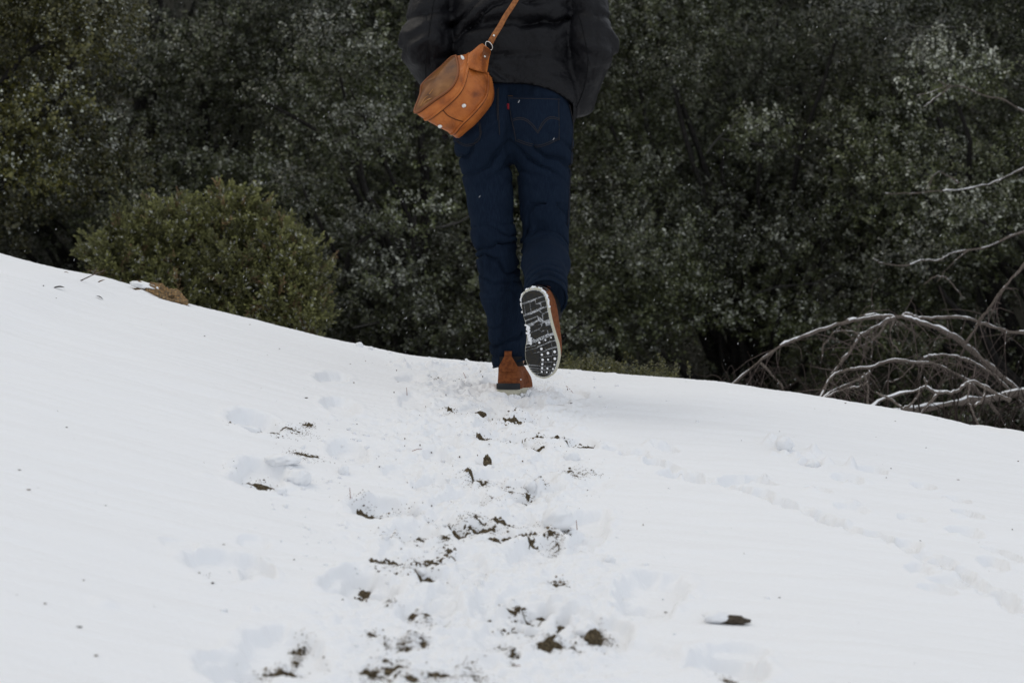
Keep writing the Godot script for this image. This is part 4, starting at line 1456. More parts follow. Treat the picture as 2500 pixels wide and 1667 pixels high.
func boot(who: Node3D, xf: Transform3D, side: float, raised: bool) -> void:
	var b := MeshInstance3D.new()
	var rows := []
	# leather up to the ankle: height, back, front, roundness, half width
	for q in [[0.022, 0.0, 0.99, 0.0, 0.04], [0.035, -0.004, 0.985, 0.0, 0.042], [0.050, -0.004, 0.955, 0.05, 0.043], [0.064, 0.0, 0.88, 0.15, 0.043], [0.078, 0.008, 0.74, 0.35, 0.043], [0.092, 0.016, 0.60, 0.6, 0.042], [0.102, 0.02, 0.52, 0.8, 0.041]]:
		rows.append(boot_ring(q[0], side, q[1], q[2], q[3], q[4]))
	b.mesh = grid_mesh(rows, true, true)
	b.material_override = M.boot
	b.name = free_name(who, "boot")
	who.add_child(b, true)
	b.transform = xf
	if raised: b.set_meta("label", "raised right boot showing its black sole packed with snow")
	else: b.set_meta("label", "standing left boot, heel towards the camera, sunk in snow")
	rows = []
	for q in [[0.100, 0.022, 0.50, 0.85, 0.040], [0.118, 0.022, 0.47, 1.0, 0.040], [0.134, 0.021, 0.47, 1.0, 0.043], [0.166, 0.018, 0.47, 1.0, 0.046], [0.168, 0.04, 0.44, 1.0, 0.036]]:
		if q[0] > 0.14 and not raised:
			continue
		rows.append(boot_ring(q[0], side, q[1], q[2], q[3], q[4]))
	part("collar", grid_mesh(rows, true, true), M.black, b, false)
	rows = [boot_ring(0.0035, side, 0.004, 0.996, 0.0, 0.04, -0.001), boot_ring(0.006, side, 0.0, 1.0, 0.0, 0.04, 0.0015), boot_ring(0.024, side, 0.0, 1.0, 0.0, 0.04, 0.0018), boot_ring(0.030, side, 0.004, 0.985, 0.0, 0.04, 0.0)]
	part("midsole", grid_mesh(rows, true, true), M.midsole, b, false)
	# dark heel stripe
	var top := PackedVector3Array()
	var mid := PackedVector3Array()
	var low := PackedVector3Array()
	var inn := PackedVector3Array()
	var inn2 := PackedVector3Array()
	for i in 17:
		var w := lerpf(-1.25, 1.25, i / 16.0)
		var sn := sin(w)
		var p := Vector3(0.0415 * sn, 0.0, 0.0035 + 0.026 * (cos(w) - 1.0))
		if i == 0: inn.append(p); 
		low.append(p + Vector3(0, 0.027, 0))
		mid.append(p + Vector3(0, 0.037, 0.0012))
		top.append(p + Vector3(0, 0.047, -0.001))
		inn2.append(p + Vector3(0, 0.047, -0.006))
	part("heel_stripe", grid_mesh([low, mid, top, inn2], false), M.stripe, b, false)
	# brown strip up the heel and its pull tab
	rows = []
	for q in [[0.085, -0.001], [0.10, -0.004], [0.118, -0.006], [0.135, -0.0065], [0.150, -0.009], [0.152, -0.014], [0.135, -0.0125]]:
		var row := PackedVector3Array()
		var hw: float = 0.012 if q[0] > 0.125 else (0.022 if q[0] > 0.11 else 0.032)
		for i in 7:
			var u := (i - 3) / 3.0
			row.append(Vector3(hw * u, q[0], q[1] - 11.0 * hw * hw * u * u + 0.003))
		rows.append(row)
	part("pull_tab", grid_mesh(rows, false), M.boot, b, false)
	# laces
	for i in 4:
		var s := 0.50 + 0.07 * i
		var y := 0.101 - 0.012 * i
		part("lace", tube(smooth_line([Vector3(-0.026, y - 0.006, -s * SOLE), Vector3(-0.01, y + 0.004, -s * SOLE - 0.004), Vector3(0.012, y + 0.004, -(s + 0.03) * SOLE), Vector3(0.027, y - 0.008, -(s + 0.03) * SOLE)], 3), 0.0022, 0.0022, 5), M.leather_dark, b, false)
	part("lace", tube(smooth_line([Vector3(-0.02 * side, 0.09, -0.53 * SOLE), Vector3(-0.040 * side, 0.085, -0.5 * SOLE), Vector3(-0.047 * side, 0.062, -0.48 * SOLE), Vector3(-0.05 * side, 0.045, -0.5 * SOLE)], 4), 0.002, 0.002, 5), M.leather_dark, b, false)
	# side eyelet patches
	for i in 2:
		part("eyelet_patch", lump(Vector3(0.0435 * side, 0.060 + 0.012 * i, -(0.46 - 0.02 * i) * SOLE), Vector3(0.005, 0.005, 0.015), 0.0, 0.0, 10, 1.0, Basis(Vector3.RIGHT, -0.5 )), M.stripe, b, false)
	if not raised:
		return
	# tread: snow packed plate, rubber lugs, plugs of snow in their holes
	part("snow_packed_plate", grid_mesh([boot_ring(0.0042, side, 0.008, 0.992, 0.0, 0.04, -0.0012), boot_ring(0.0022, side, 0.008, 0.992, 0.0, 0.04, -0.0012)], true, true), M.groove, b, false)
	var edge := PackedVector2Array()
	for v in boot_ring(0, side, 0.014, 0.986, 0.0, 0.04, -0.0018):
		edge.append(Vector2(v.x, -v.z))
	var lugs := ["545,80 930,80 905,225 840,232 540,348", "530,358 600,350 618,490 560,512", "612,345 685,320 690,395 705,450 630,480", "697,320 760,290 775,345 830,345 850,380 715,445", "772,280 940,215 950,280 845,305 780,335", "860,375 850,320 960,288 965,350",
		"560,535 720,480 815,435 850,460 870,540 800,500 580,585", "835,420 960,365 985,415 870,465", "880,480 990,425 1000,530 885,565", "585,605 795,515 800,555 740,585 600,645", "690,655 745,635 760,605 810,575 865,595 690,685", "640,705 840,615 855,655 690,735 650,750", "875,600 905,590 915,640 1010,615 1030,665 870,700 845,720 835,680 860,650",
		"700,745 820,690 845,730 930,690 940,745 760,830 700,790", "950,690 1040,660 1060,710 955,745", "620,915 760,870 780,905 610,940", "600,955 790,915 795,935 690,970 590,992", "590,1004 810,945 820,990 660,1050 590,1050", "580,1065 825,1005 830,1060 830,1185 600,1172", "620,1195 830,1200 830,1225 630,1215",
		"775,870 870,825 885,890 790,920", "880,820 960,790 970,845 890,885", "965,785 1050,755 1075,815 980,845", "800,940 895,900 905,975 825,1000", "900,895 985,860 1000,930 910,965", "990,855 1100,828 1120,895 1010,925", "830,1010 905,990 912,1055 835,1075", "912,985 1005,950 1005,1040 918,1055", "1012,945 1120,922 1120,1013 1015,1035", "835,1085 910,1065 912,1130 835,1135", "918,1065 990,1055 990,1125 918,1130", "998,1048 1120,1022 1120,1120 998,1130",
		"835,1145 905,1142 905,1190 835,1192", "912,1142 985,1140 985,1190 912,1190", "992,1140 1120,1132 1120,1188 992,1190", "835,1203 900,1203 900,1240 835,1238", "908,1203 975,1203 970,1242 908,1242", "982,1203 1100,1198 1090,1240 980,1245", "835,1255 895,1258 892,1290 835,1285", "902,1258 965,1258 960,1292 900,1292", "972,1258 1075,1255 1050,1290 968,1293", "690,1265 828,1265 828,1285 700,1282", "640,1232 828,1240 828,1255 650,1248", "740,1300 1000,1305 980,1355 780,1355"]
	for l in lugs:
		var poly := PackedVector2Array()
		for w in l.split(" "):
			var xy: PackedStringArray = w.split(",")
			poly.append(on_sole(float(xy[0]), float(xy[1])))
		for piece in Geometry2D.intersect_polygons(poly, edge):
			var m := slab(piece, 0.0028, -0.0006)
			if m:
				part("lug", m, M.rubber, b, false)
	for q in [[825, 870, 17], [912, 830, 14], [992, 795, 12], [855, 955, 20], [862, 1035, 18], [948, 1010, 21], [1042, 988, 21], [1045, 1083, 20], [872, 1105, 19], [950, 1100, 16], [868, 1165, 17], [1040, 1165, 15], [865, 1220, 17], [940, 1222, 16], [1020, 1225, 14], [860, 1272, 14], [930, 1275, 13], [1000, 1278, 11]]:
		var c := on_sole(q[0], q[1])
		var r: float = q[2] * 0.000223
		part("snow_plug", lump(Vector3(c.x, -0.0006, -c.y), Vector3(r, 0.0016, r), 0.25, q[0], 10), M.snow, b, false)
	# lumps of snow stuck in the arch and round the heel edge
	var st := SurfaceTool.new()
	st.begin(Mesh.PRIMITIVE_TRIANGLES)
	for i in 60:
		var t := rng.randf()
		var c := on_sole(lerpf(655, 700, t) + rng.randfn(0, 16), lerpf(640, 900, t) + rng.randfn(0, 12))
		st.append_from(lump(Vector3(c.x, -0.0003, -c.y), Vector3(1, 0.5, 1) * rng.randf_range(0.0015, 0.004), 0.5, i, 8), 0, Transform3D.IDENTITY)
	for i in 90:
		var w := rng.randf_range(-1.75, 1.6)
		var rim := boot_ring(0.0, side, 0.0, 1.0, 0.0, 0.04, 0.002, 60)
		var at_rim := int(absf(w) / 1.75 * 22.0)
		var v: Vector3 = rim[at_rim] if w > 0 else rim[(120 - at_rim) % 120]
		st.append_from(lump(v + Vector3(0, rng.randf_range(0.004, 0.02), 0), Vector3.ONE * rng.randf_range(0.0018, 0.0048), 0.5, i, 8), 0, Transform3D.IDENTITY)
	tag(part("stuck_snow", done(st), M.snow, b, false), "", "", "", "stuff")


func on_sole(px: float, py: float) -> Vector2:   # close view of the photo to metres across and along the sole
	var v := Vector2(px - 720.0, py - 128.0)
	return Vector2(v.dot(Vector2(0.9906, -0.137)), v.dot(Vector2(0.137, 0.9906))) * 0.000224


func slab(poly: PackedVector2Array, y0: float, y1: float) -> ArrayMesh:
	var idx := Geometry2D.triangulate_polygon(poly)
	if idx.is_empty():
		return null
	var st := SurfaceTool.new()
	st.begin(Mesh.PRIMITIVE_TRIANGLES)
	st.set_smooth_group(-1)
	var n := poly.size()
	for i in range(0, idx.size(), 3):
		tri(st, Vector3(poly[idx[i]].x, y1, -poly[idx[i]].y), Vector3(poly[idx[i + 2]].x, y1, -poly[idx[i + 2]].y), Vector3(poly[idx[i + 1]].x, y1, -poly[idx[i + 1]].y))
	for i in n:
		var a := poly[i]
		var c := poly[(i + 1) % n]
		tri(st, Vector3(a.x, y0, -a.y), Vector3(a.x, y1, -a.y), Vector3(c.x, y1, -c.y))
		tri(st, Vector3(a.x, y0, -a.y), Vector3(c.x, y1, -c.y), Vector3(c.x, y0, -c.y))
	return done(st, true)


# ------------------------------------------------------------------ the bag
func zb(p: Array) -> Vector3:      # close view of the bag, third number = metres towards the camera
	return at(950.0 + 0.2551 * p[0], 0.2551 * p[1], 6.0 - p[2])


func hit(m: ArrayMesh, x: float, y: float, lift: float) -> Vector3:   # where the sight line of a close-view point meets the bag
	var o := Vector3(0, EYE, 6)
	var dir := (zb([x, y, 0.3]) - o).normalized()
	var a := m.surface_get_arrays(0)
	var v: PackedVector3Array = a[Mesh.ARRAY_VERTEX]
	var ix: PackedInt32Array = a[Mesh.ARRAY_INDEX]
	var best := 100.0
	for t in range(0, ix.size(), 3):
		var h = Geometry3D.ray_intersects_triangle(o, dir, v[ix[t]], v[ix[t + 1]], v[ix[t + 2]])
		if h != null:
			best = minf(best, o.distance_to(h))
	if best > 50.0:
		return zb([x, y, 0.2])
	return o + dir * (best - lift)


func bag_line(m: ArrayMesh, pts: Array, lift: float, per := 5) -> Array:
	var flat := []
	for p in pts:
		flat.append(Vector3(p[0], p[1], 0))
	var out := []
	for p in smooth_line(flat, per):
		out.append(hit(m, p.x, p.y, lift))
	return out


func build_bag() -> void:
	var t := thing("shoulder_bag", "worn tan leather shoulder bag hanging at the left hip of the person", "bag", zb([700, 900, 0.15]))
	var seen_part := [
		[[640, 535, .165], [662, 690, .215], [600, 835, .235], [430, 960, .22], [248, 1078, .175]],
		[[705, 523, .165], [706, 690, .222], [642, 855, .245], [470, 995, .23], [292, 1112, .18]],
		[[765, 512, .160], [747, 680, .218], [682, 870, .243], [512, 1037, .232], [342, 1143, .185]],
		[[860, 600, .155], [845, 790, .212], [765, 965, .235], [610, 1115, .222], [470, 1215, .18]],
		[[945, 700, .135], [932, 900, .188], [830, 1052, .208], [695, 1185, .195], [595, 1280, .155]],
		[[975, 735, .115], [975, 930, .150], [860, 1112, .165], [728, 1226, .155], [625, 1308, .125]],
		[[985, 742, .09], [1002, 950, .112], [872, 1140, .12], [752, 1252, .115], [640, 1322, .095]]]
	var back := [[300, 905, .125], [325, 800, .115], [500, 640, .115], [590, 555, .135]]
	var rows := []
	for k in seen_part.size():
		var line := []
		for p in seen_part[k]:
			line.append(zb(p))
		# the hidden side follows the front edge of the face, shifted along with the seam
		var dx: float = (seen_part[k][2][0] - 600.0) * 0.9
		var dy: float = (seen_part[k][2][1] - 835.0) * 0.9
		for p in back:
			line.append(zb([p[0] + dx, p[1] + dy, maxf(p[2] - 0.014 * k, 0.045)]))
		line.append(line[0])
		var sm := smooth_line(line, 4)
		sm.pop_back()
		rows.append(PackedVector3Array(sm))
	# the puffed front face closes the first ring
	var first: PackedVector3Array = rows[0]
	var c := Vector3.ZERO
	for p in first:
		c += p / first.size()
	var out := (Vector3(-0.55, 0.55, 0.55)).normalized()
	var body := grid_mesh(rows, true, true)
	part("bag_body", body, M.leather, t)
	var face_rows := []
	for k in [1.0, 0.93, 0.8, 0.55, 0.25, 0.02]:
		var row := PackedVector3Array()
		for p in first:
			row.append(c + (p - c) * k + out * (0.016 * (1.0 - k * k) + 0.0008))
		face_rows.append(row)
	var face := grid_mesh(face_rows, true, false)
	tag(part("front_panel", face, M.leather_face, t), "darker stained front panel with pale scratches", "", "")
	for k in [0, 2, 4]:
		var r: PackedVector3Array = rows[k]
		var line := []
		for p in r:
			line.append(p + out * (0.0 if k else 0.001))
		line.append(line[0])
		part("piping", tube(smooth_line(line, 2), 0.0042, 0.0042, 7), M.leather_dark if k == 0 else M.leather, t)
		var ln := []
		for i in 17:
			ln.append(r[i] + Vector3(0, 0, 0.0018) + Vector3(0.003, -0.0035, 0))
		part("seam", tube(ln, 0.0013, 0.0013, 5), M.seam_dark, t)
	part("seam", tube(bag_line(body, [[512, 1050], [560, 1105], [640, 1145], [715, 1165]], 0.0008), 0.0016, 0.0016, 5), M.seam_dark, t)
	part("seam", tube(bag_line(body, [[380, 975], [420, 955], [500, 905], [575, 848], [600, 800]], 0.0012), 0.0016, 0.0016, 5), M.seam_dark, t)
	# scratches on the panel
	for l in [[[300, 1010], [340, 940], [375, 915]], [[330, 985], [370, 950], [400, 940]], [[385, 900], [420, 850]], [[370, 955], [410, 935]]]:
		var m := bag_line(face, l, 0.0006, 4)
		part("scratch", tube(m, 0.0018, 0.0006, 5), M.scratch, t)
	for q in [[715, 1010], [487, 1206]]:
		var p := hit(body, q[0], q[1], 0.001)
		part("stud", lump(p, Vector3(0.0078, 0.0072, 0.0055), 0.0, 0, 14), M.metal, t)
	# the pointed end that takes the strap
	var sheet := [[[745, 640, .212], [795, 660, .214], [860, 680, .205], [936, 700, .15]], [[760, 520, .172], [815, 540, .182], [885, 575, .175], [945, 605, .142]], [[805, 478, .160], [850, 495, .168], [905, 520, .162], [958, 545, .138]], [[862, 428, .148], [890, 445, .154], [930, 470, .150], [972, 500, .135]], [[893, 413, .142], [915, 432, .146], [945, 455, .142], [972, 478, .132]]]
	var front := []
	var rear := []
	for r in sheet:
		var line := []
		for p in r:
			line.append(zb(p))
		var sm := smooth_line(line, 4)
		front.append(PackedVector3Array(sm))
	var tab_rows := []
	for i in front[0].size():
		var col := []
		for r in front:
			col.append(r[i])
		tab_rows.append(PackedVector3Array(smooth_line(col, 3)))
	var st := SurfaceTool.new()
	st.begin(Mesh.PRIMITIVE_TRIANGLES)
	for i in tab_rows.size():
		var r: PackedVector3Array = tab_rows[i]
		var ring := PackedVector3Array()
		for p in r:
			ring.append(p)
		for j in range(r.size() - 1, -1, -1):
			ring.append(r[j] - Vector3(0, 0, 0.006))
		tab_rows[i] = ring
	add_grid(st, tab_rows, true, true)
	var end := done(st)
	part("strap_end", end, M.leather, t)
	# darker patch with two rivets
	var patch_rows := []
	for v in [[[905, 440], [975, 478]], [[897, 490], [962, 525]], [[886, 540], [938, 575]]]:
		var row := PackedVector3Array()
		for i in 6:
			row.append(hit(end, lerpf(v[0][0], v[1][0], i / 5.0), lerpf(v[0][1], v[1][1], i / 5.0), 0.0022))
		patch_rows.append(row)
	part("patch", grid_mesh(patch_rows, false), M.leather_dark, t)
	for q in [[930, 490], [915, 538]]:
		part("rivet", lump(hit(end, q[0], q[1], 0.003), Vector3(0.0042, 0.0042, 0.003), 0.0, 0, 10), M.metal, t)
	# ring
	var ring_line := []
	var rc := zb([955, 438, .142])
	for i in 21:
		var w := TAU * i / 20
		ring_line.append(rc + Vector3(cos(w) * 0.0095 + sin(w) * 0.006, -cos(w) * 0.0115 + sin(w) * 0.007, 0.004 * sin(w)))
	part("ring", tube(ring_line, 0.0017, 0.0017, 7), M.metal, t)
	# zip end and a black buckle under the bag
	part("zip_end", lump(hit(body, 703, 556, 0.002), Vector3(0.006, 0.011, 0.004), 0.2, 0, 10, 1.6, Basis(Vector3.BACK, 0.5)), M.metal, t)
	part("buckle", lump(zb([535, 1308, .10]), Vector3(0.010, 0.008, 0.006), 0.15, 1.0, 10), M.black, t)
	# strap up over the right shoulder and down the chest
	var way := []
	for q in [[968, 425], [985, 395], [1010, 350], [1060, 265], [1110, 175], [1165, 85], [1215, 0], [1262, -90], [1310, -190], [1360, -300]]:
		var h := cast(jacket_field, 950 + 0.2551 * q[0], 0.2551 * q[1])
		var lift := 0.006 + (0.030 if q[1] > 330 else 0.0)
		way.append(h + Vector3(0, 0, lift))
	for n in 3:     # the strap spans the folds of the jacket
		for i in range(1, way.size() - 1):
			way[i].z = maxf(way[i].z, (way[i - 1].z + way[i + 1].z) / 2)
	way.append(Vector3(0.155, 1.495, -0.03))
	way.append(Vector3(0.15, 1.49, -0.09))
	way.append(Vector3(0.08, 1.36, -0.19))
	way.append(Vector3(-0.1, 1.15, -0.19))
	var line := smooth_line(way, 3)
	var strap_rows := []
	for i in line.size():
		var dir: Vector3 = (line[mini(i + 1, line.size() - 1)] - line[maxi(i - 1, 0)]).normalized()
		var n := Vector3(0, 0.2, 1)
		if i > line.size() - 12:
			n = jacket_field.normal(line[i])
		var s := dir.cross(n).normalized()
		n = s.cross(dir).normalized()
		var hw := lerpf(0.0105, 0.0085, clampf(i / 12.0, 0, 1))
		strap_rows.append(PackedVector3Array([line[i] - s * hw, line[i] - s * hw * 0.9 + n * 0.002, line[i] + s * hw * 0.9 + n * 0.002, line[i] + s * hw, line[i] + s * hw * 0.9 - n * 0.002, line[i] - s * hw * 0.9 - n * 0.002]))
	var strap := part("strap", grid_mesh(strap_rows, true, true), M.leather_strap, t)
	part("rivet", lump(zb([1008, 366, 0.0]) * 0.0 + way[2] + Vector3(-0.002, -0.003, 0.003), Vector3(0.004, 0.004, 0.0025), 0.0, 0, 10), M.metal, strap)


# ------------------------------------------------------------------ small things on the snow
func on_path(x: float, d: float) -> float:   # height of the snow with its prints, from the finished sheet
	var r := clampi(d_rows.bsearch(d), 1, d_rows.size() - 1)
	var c := clampi(c_cols.bsearch(x / half_width(d)), 0, ncol - 1)
	return base(x, d) + delta[r * ncol + c]


func clump(px: float, py: float, r: Vector3, label: String, sd: float, mt: Material = null, called := "snow_clump", cat := "snow", turn := Basis.IDENTITY, group := "snow clumps along the path") -> void:
	var p := on_snow(px, py)
	var o := part(called, lump(Vector3(0, r.y * 0.40, 0), r, 0.34, sd, 26, 1.5, turn), mt if mt else M.snow)
	o.position = Vector3(p.x, on_path(p.x, 6.0 - p.z), p.z)
	tag(o, label, cat, group)


func build_ground_things() -> void:
	clump(590, 1040, Vector3(0.052, 0.034, 0.022), "large upturned slab of snow left of the path, with a dark edge", 1.0, null, "snow_slab", "snow", Basis(Vector3.RIGHT, 0.5))
	clump(650, 1050, Vector3(0.045, 0.018, 0.022), "lower right half of the upturned snow slab left of the path", 2.0, null, "snow_slab", "snow")
	clump(690, 1132, Vector3(0.042, 0.015, 0.04), "tilted snow slab flecked with soil, below the large upturned slab", 3.0, null, "snow_slab", "snow")
	clump(728, 1180, Vector3(0.030, 0.022, 0.03), "round snow lump right of the long soil strip", 4.0)
	clump(917, 1252, Vector3(0.018, 0.018, 0.018), "small snow boulder in front of the dark crack in the path", 5.0)
	clump(838, 1158, Vector3(0.014, 0.014, 0.014), "snow pellet on clean snow left of the path", 6.0)
	clump(685, 1206, Vector3(0.014, 0.011, 0.013), "faint snow pellet below the round lump", 7.0)
	clump(1362, 1292, Vector3(0.034, 0.030, 0.04), "snow lump overhanging a black hole at the right side of the path", 8.0)
	clump(1295, 1178, Vector3(0.016, 0.018, 0.016), "upright snow flake chunk beside the small brown strips", 9.0)
	clump(1394, 1118, Vector3(0.022, 0.018, 0.02), "snow chunk at the upper right of the path", 10.0)
	clump(1028, 1388, Vector3(0.011, 0.009, 0.01), "snow pellet at the edge of the large speckled soil patch", 11.0)
	clump(1487, 1365, Vector3(0.013, 0.013, 0.012), "lone snow pellet on smooth snow right of the path", 12.0)
	clump(1430, 1545, Vector3(0.022, 0.02, 0.03), "snow lump beside the dark soil clod near the bottom", 13.0)
	clump(1915, 1100, Vector3(0.026, 0.024, 0.028), "largest snow lump beside the animal tracks at right", 14.0, null, "snow_clump", "snow", Basis(Vector3.BACK, -0.5))
	clump(1985, 1135, Vector3(0.020, 0.016, 0.022), "second snow lump beside the animal tracks, lower right of the largest", 15.0)
	clump(877, 848, Vector3(0.016, 0.016, 0.016), "snow pellet standing on the crest line left of the person", 16.0)
	clump(1550, 916, Vector3(0.017, 0.016, 0.017), "snow pellet standing on the crest line right of the person", 17.0)
	clump(905, 856, Vector3(0.010, 0.008, 0.01), "tiny snow pellet on the crest next to the left pellet", 18.0)
	clump(1190, 1124, Vector3(0.011, 0.021, 0.011), "upright brown soil clod in the middle of the path", 20.0, M.soil, "soil_clod", "soil", Basis.IDENTITY, "soil clods in the path")
	clump(1448, 1568, Vector3(0.016, 0.018, 0.014), "dark wedge shaped soil clod near the bottom of the path", 21.0, M.soil, "soil_clod", "soil", Basis(Vector3.BACK, -0.6), "soil clods in the path")
	clump(1172, 1007, Vector3(0.018, 0.010, 0.016), "dark soil clod on the path just below the standing boot", 22.0, M.soil, "soil_clod", "soil", Basis.IDENTITY, "soil clods in the path")
	# broken stick
	var p := on_snow(1790, 1522)
	var t := thing("broken_stick", "short dark broken stick poking out of the snow at lower right", "stick", Vector3(p.x, on_path(p.x, 6.0 - p.z) + 0.004, p.z))
	var rows := []
	for q in [[-0.026, 0.011, 0.007], [-0.012, 0.0135, 0.009], [0.004, 0.0135, 0.0095], [0.018, 0.013, 0.009], [0.020, 0.008, 0.006], [0.034, 0.003, 0.003]]:
		var row := PackedVector3Array()
		for k in 8:
			var w := TAU * k / 8
			row.append(Vector3(q[0] + 0.003 * n2.get_noise_2d(k * 3.0, q[0] * 90.0), 0.004 + q[2] * cos(w) - 0.06 * q[0], q[1] * sin(w)))
		rows.append(row)
	part("wood", grid_mesh(rows, true, true), M.wood, t, false)
	part("snow_cover", lump(Vector3(-0.032, 0.009, 0), Vector3(0.026, 0.011, 0.018), 0.4, 3.0, 16), M.snow, t, false)
	# lichened rock under a cap of snow
	p = on_snow(392, 728)
	t = thing("rock", "orange lichen covered rock under a cap of snow at the left crest", "rock", p + Vector3(0, -0.02, -0.05))
	part("stone", lump(Vector3(0, 0.02, 0), Vector3(0.105, 0.042, 0.09), 0.7, 9.0, 30, 2.4, Basis(Vector3.BACK, -0.42)), M.rock, t, false)
	part("snow_cap", lump(Vector3(-0.065, 0.066, 0.0), Vector3(0.07, 0.016, 0.08), 0.3, 2.0, 20, 1.5, Basis(Vector3.BACK, -0.25)), M.snow, t, false)
	part("snow_cap", lump(Vector3(-0.03, 0.022, 0.075), Vector3(0.075, 0.016, 0.05), 0.3, 5.0, 20, 1.5, Basis(Vector3.BACK, -0.38)), M.snow, t, false)
	# fallen leaves and needles
	leaf_at(141, 702, 0.042, "grey curled leaf lying alone on the snow at far left", M.grey_leaf, -0.15)
	leaf_at(242, 726, 0.026, "small dark crumpled leaf below the brown one at left", M.grey_leaf, 0.4)
	leaf_at(243, 690, 0.038, "brown dry leaf near the crest beside the rock", M.dry_leaf, -0.6)
	leaf_at(160, 667, 0.02, "tiny brown leaf scrap on the crest at far left", M.dry_leaf, 0.0)
	stick_at(188, 682, 256, 660, 0.0022, "thin pale twig rising from the snow left of the rock")
	for q in [[1006, 1098, 1030, 1094, "red pine needle lying on the snow left of the upright clod"], [991, 948, 992, 963, "thin red needle standing in snow left of the standing boot"], [1407, 1258, 1407, 1270, "short red needle by the print right of the path"], [1256, 1618, 1274, 1628, "brown needle near the bottom of the path"], [850, 1210, 853, 1222, "short brown needle by the dark crack"], [1131, 910, 1137, 920, "dark splinter in the snow left of the standing boot"], [1382, 942, 1402, 954, "dark splinter in the snow right of the raised boot"]]:
		needle(q[0], q[1], q[2], q[3], q[4])
	# crumbs of soil scattered round every bare spot, crumbs of snow along the path
	var ball := lump(Vector3.ZERO, Vector3.ONE, 0.6, 3.0, 6, 2.0)
	var spots := []
	var tints := []
	for s in soil_spots:
		var n := int(clampf(12.0 + 6000.0 * s[2] * s[3], 8, 45))
		for i in n:
			var x: float = s[0] + rng.randfn(0, 0.75) * s[2]
			var d: float = s[1] + rng.randfn(0, 0.9) * maxf(s[3], 0.02)
			var r := 0.0008 + 0.0022 * pow(rng.randf(), 3.0)
			spots.append(Transform3D(Basis(Vector3.UP, rng.randf() * TAU).scaled(Vector3(r * rng.randf_range(0.8, 1.6), r, r)), Vector3(x, on_path(x, d) + r * 0.4, 6.0 - d)))
			tints.append(Color(0.05, 0.038, 0.026).lerp(Color(0.20, 0.15, 0.09), rng.randf()))
	# fine dirt trodden into the snow: brown stains at this size
	for s in soil_spots:
		for i in 190:
			var x: float = s[0] + rng.randfn(0, 0.95) * s[2]
			var d: float = s[1] + rng.randfn(0, 0.9) * maxf(s[3], 0.018)
			var r := rng.randf_range(0.0004, 0.0010)
			spots.append(Transform3D(Basis().scaled(Vector3(r * 1.5, r, r)), Vector3(x, on_path(x, d) + r * 0.3, 6.0 - d)))
			tints.append(Color(0.06, 0.045, 0.03).lerp(Color(0.19, 0.14, 0.085), rng.randf()))
	for i in 450:
		var d := rng.randf_range(2.7, 7.0)
		var x := -0.075 + rng.randfn(0, 0.18)
		var r := 0.0006 + 0.0022 * pow(rng.randf(), 4.0)
		spots.append(Transform3D(Basis().scaled(Vector3.ONE * r), Vector3(x, on_path(x, d) + r * 0.4, 6.0 - d)))
		tints.append(Color(0.04, 0.03, 0.022).lerp(Color(0.16, 0.10, 0.06), rng.randf()))
	for i in 140:
		var d := rng.randf_range(2.8, 7.3)
		var x := rng.randf_range(-0.3, 0.3) * d
		var r := 0.0006 + 0.0020 * pow(rng.randf(), 3.0)
		spots.append(Transform3D(Basis(Vector3.UP, rng.randf() * TAU).scaled(Vector3(r * rng.randf_range(1.0, 3.0), r * 0.6, r)), Vector3(x, on_path(x, d) + r * 0.4, 6.0 - d)))
		tints.append(Color(0.04, 0.03, 0.022).lerp(Color(0.16, 0.10, 0.06), rng.randf()))
	tag(copies("soil_crumbs", ball, M.crumb, spots, tints), "crumbs of brown soil scattered over the trampled snow", "soil crumbs", "", "stuff")
	spots = []
	for i in 800:
		var d := rng.randf_range(2.7, 7.4)
		var x := -0.075 + rng.randfn(0, 0.2)
		if rng.randf() < 0.2:
			x = rng.randf_range(-0.55, -0.3)
			d = rng.randf_range(3.6, 5.2)
		var r := 0.0015 + 0.006 * pow(rng.randf(), 4.0)
		spots.append(Transform3D(Basis(Vector3.UP, rng.randf() * TAU).scaled(Vector3(r * 1.2, r * 0.8, r)), Vector3(x, on_path(x, d) + r * 0.3, 6.0 - d)))
	# snow kicked up by the raised toe
	for i in 170:
		var q := at(1335 + rng.randfn(0, 18), 936 + rng.randfn(0, 10), 5.6 + rng.randfn(0, 0.06))
		var r := 0.0007 + 0.0022 * pow(rng.randf(), 3.0)
		spots.append(Transform3D(Basis().scaled(Vector3.ONE * r), q))
	for i in 160:   # snow banked round the standing boot
		var w := rng.randf_range(-1.7, 1.7)
		var r := rng.randf_range(0.003, 0.010)
		var x := -0.004 + 0.056 * sin(w) + rng.randfn(0, 0.004)
		var z := 0.052 + 0.03 * (cos(w) - 1.0) + rng.randfn(0, 0.005)
		spots.append(Transform3D(Basis().scaled(Vector3(r, r * 0.8, r)), Vector3(x, on_path(x, 6.0 - z) + 0.001, z)))
	tag(copies("snow_crumbs", ball, M.snow, spots, []), "loose crumbs of snow along the path and under the raised boot", "snow crumbs", "", "stuff")


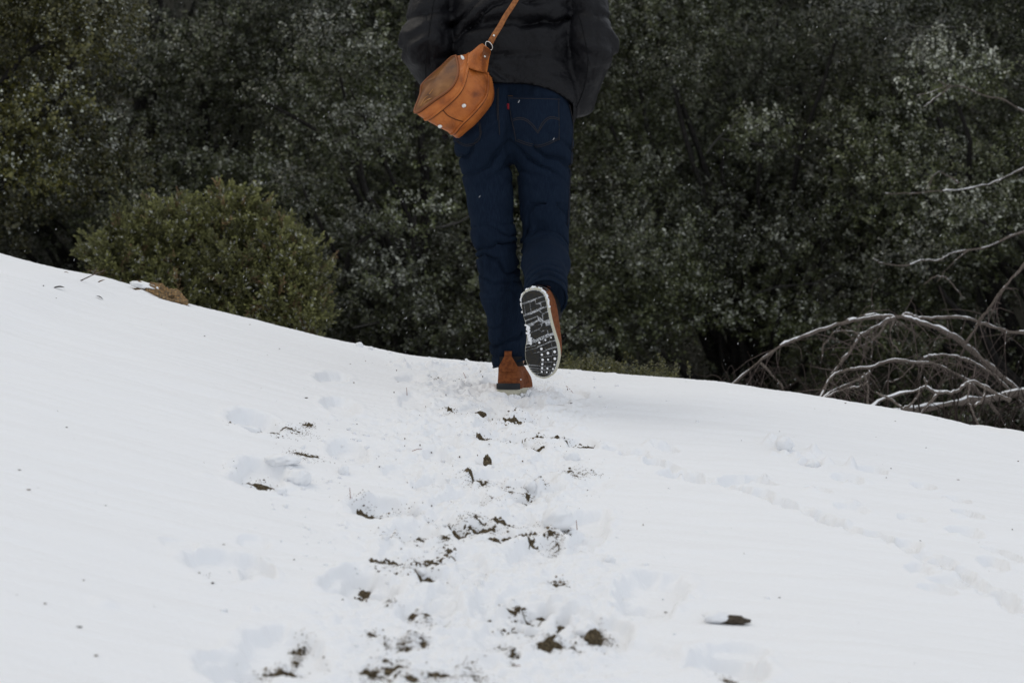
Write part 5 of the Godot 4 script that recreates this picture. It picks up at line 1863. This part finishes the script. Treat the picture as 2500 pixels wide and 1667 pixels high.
func leaf_at(px: float, py: float, size: float, label: String, mt: Material, tilt: float) -> void:
	var p := on_snow(px, py)
	var rows := []
	for i in 7:
		var t := i / 6.0
		var w := size * 0.28 * sin(PI * clampf(t * 0.92 + 0.04, 0, 1))
		var y := size * (0.04 + 0.05 * sin(t * 4.0)) - tilt * size * (t - 0.5)
		rows.append(PackedVector3Array([Vector3(size * (t - 0.5), y + w * 0.5, -w), Vector3(size * (t - 0.5), y, 0), Vector3(size * (t - 0.5), y + w * 0.35, w)]))
	var o := part("fallen_leaf", grid_mesh(rows, false), mt)
	o.position = Vector3(p.x, on_path(p.x, 6.0 - p.z) + 0.002, p.z)
	tag(o, label, "leaf", "fallen leaves on the snow")


func stick_at(ax: float, ay: float, bx: float, by: float, r: float, label: String) -> void:
	var a := on_snow(ax, ay)
	var e := at(bx, by, 6.0 - a.z - 0.05)
	var t := thing("twig", label, "twig", a)
	part("stem", tube([a + Vector3(0, -0.01, 0), a.lerp(e, 0.4) + Vector3(0, -0.004, 0), a.lerp(e, 0.7), e], r, r * 0.5, 6, 0.2), M.dead, t)
	part("side_shoot", tube([a.lerp(e, 0.55), a.lerp(e, 0.75) + Vector3(-0.004, 0.02, 0)], r * 0.6, r * 0.3, 5), M.dead, t)


func needle(ax: float, ay: float, bx: float, by: float, label: String) -> void:
	var a := on_snow(ax, ay)
	var e := on_snow(bx, by)
	a.y = on_path(a.x, 6.0 - a.z) + 0.003
	e.y = on_path(e.x, 6.0 - e.z) + 0.003
	if absf(bx - ax) < 4:
		e = at(bx, ay, 6.0 - e.z)
		e.y = on_path(e.x, 6.0 - e.z) + 0.025
		a = e + Vector3(0.002, -0.025, 0.0)
	var o := part("pine_needle", tube([Vector3.ZERO, (e - a) * 0.5 + Vector3(0, 0.002, 0), e - a], 0.0009, 0.0006, 5), M.needle)
	o.position = a
	tag(o, label, "needle", "needles on the snow")


func build_flakes() -> void:
	var flake := lump(Vector3.ZERO, Vector3(0.0004, 0.0040, 0.0004), 0.4, 1.0, 6, 2.0)
	var spots := []
	for i in 2200:
		var d := 4.5 + 5.6 * sqrt(rng.randf())
		var x := rng.randf_range(-0.42, 0.42) * d
		var y := EYE + rng.randf_range(-0.1, 0.26) * d
		if y < base(x, d) + 0.02:
			continue
		var lean := rng.randfn(-0.5, 0.15)
		spots.append(Transform3D(Basis(Vector3.BACK, lean).scaled_local(Vector3.ONE * rng.randf_range(0.5, 1.25)), Vector3(x, y, 6.0 - d)))
	tag(copies("falling_snow", flake, M.snow, spots, []), "small snowflakes drifting down through the air", "snowflakes", "", "stuff")
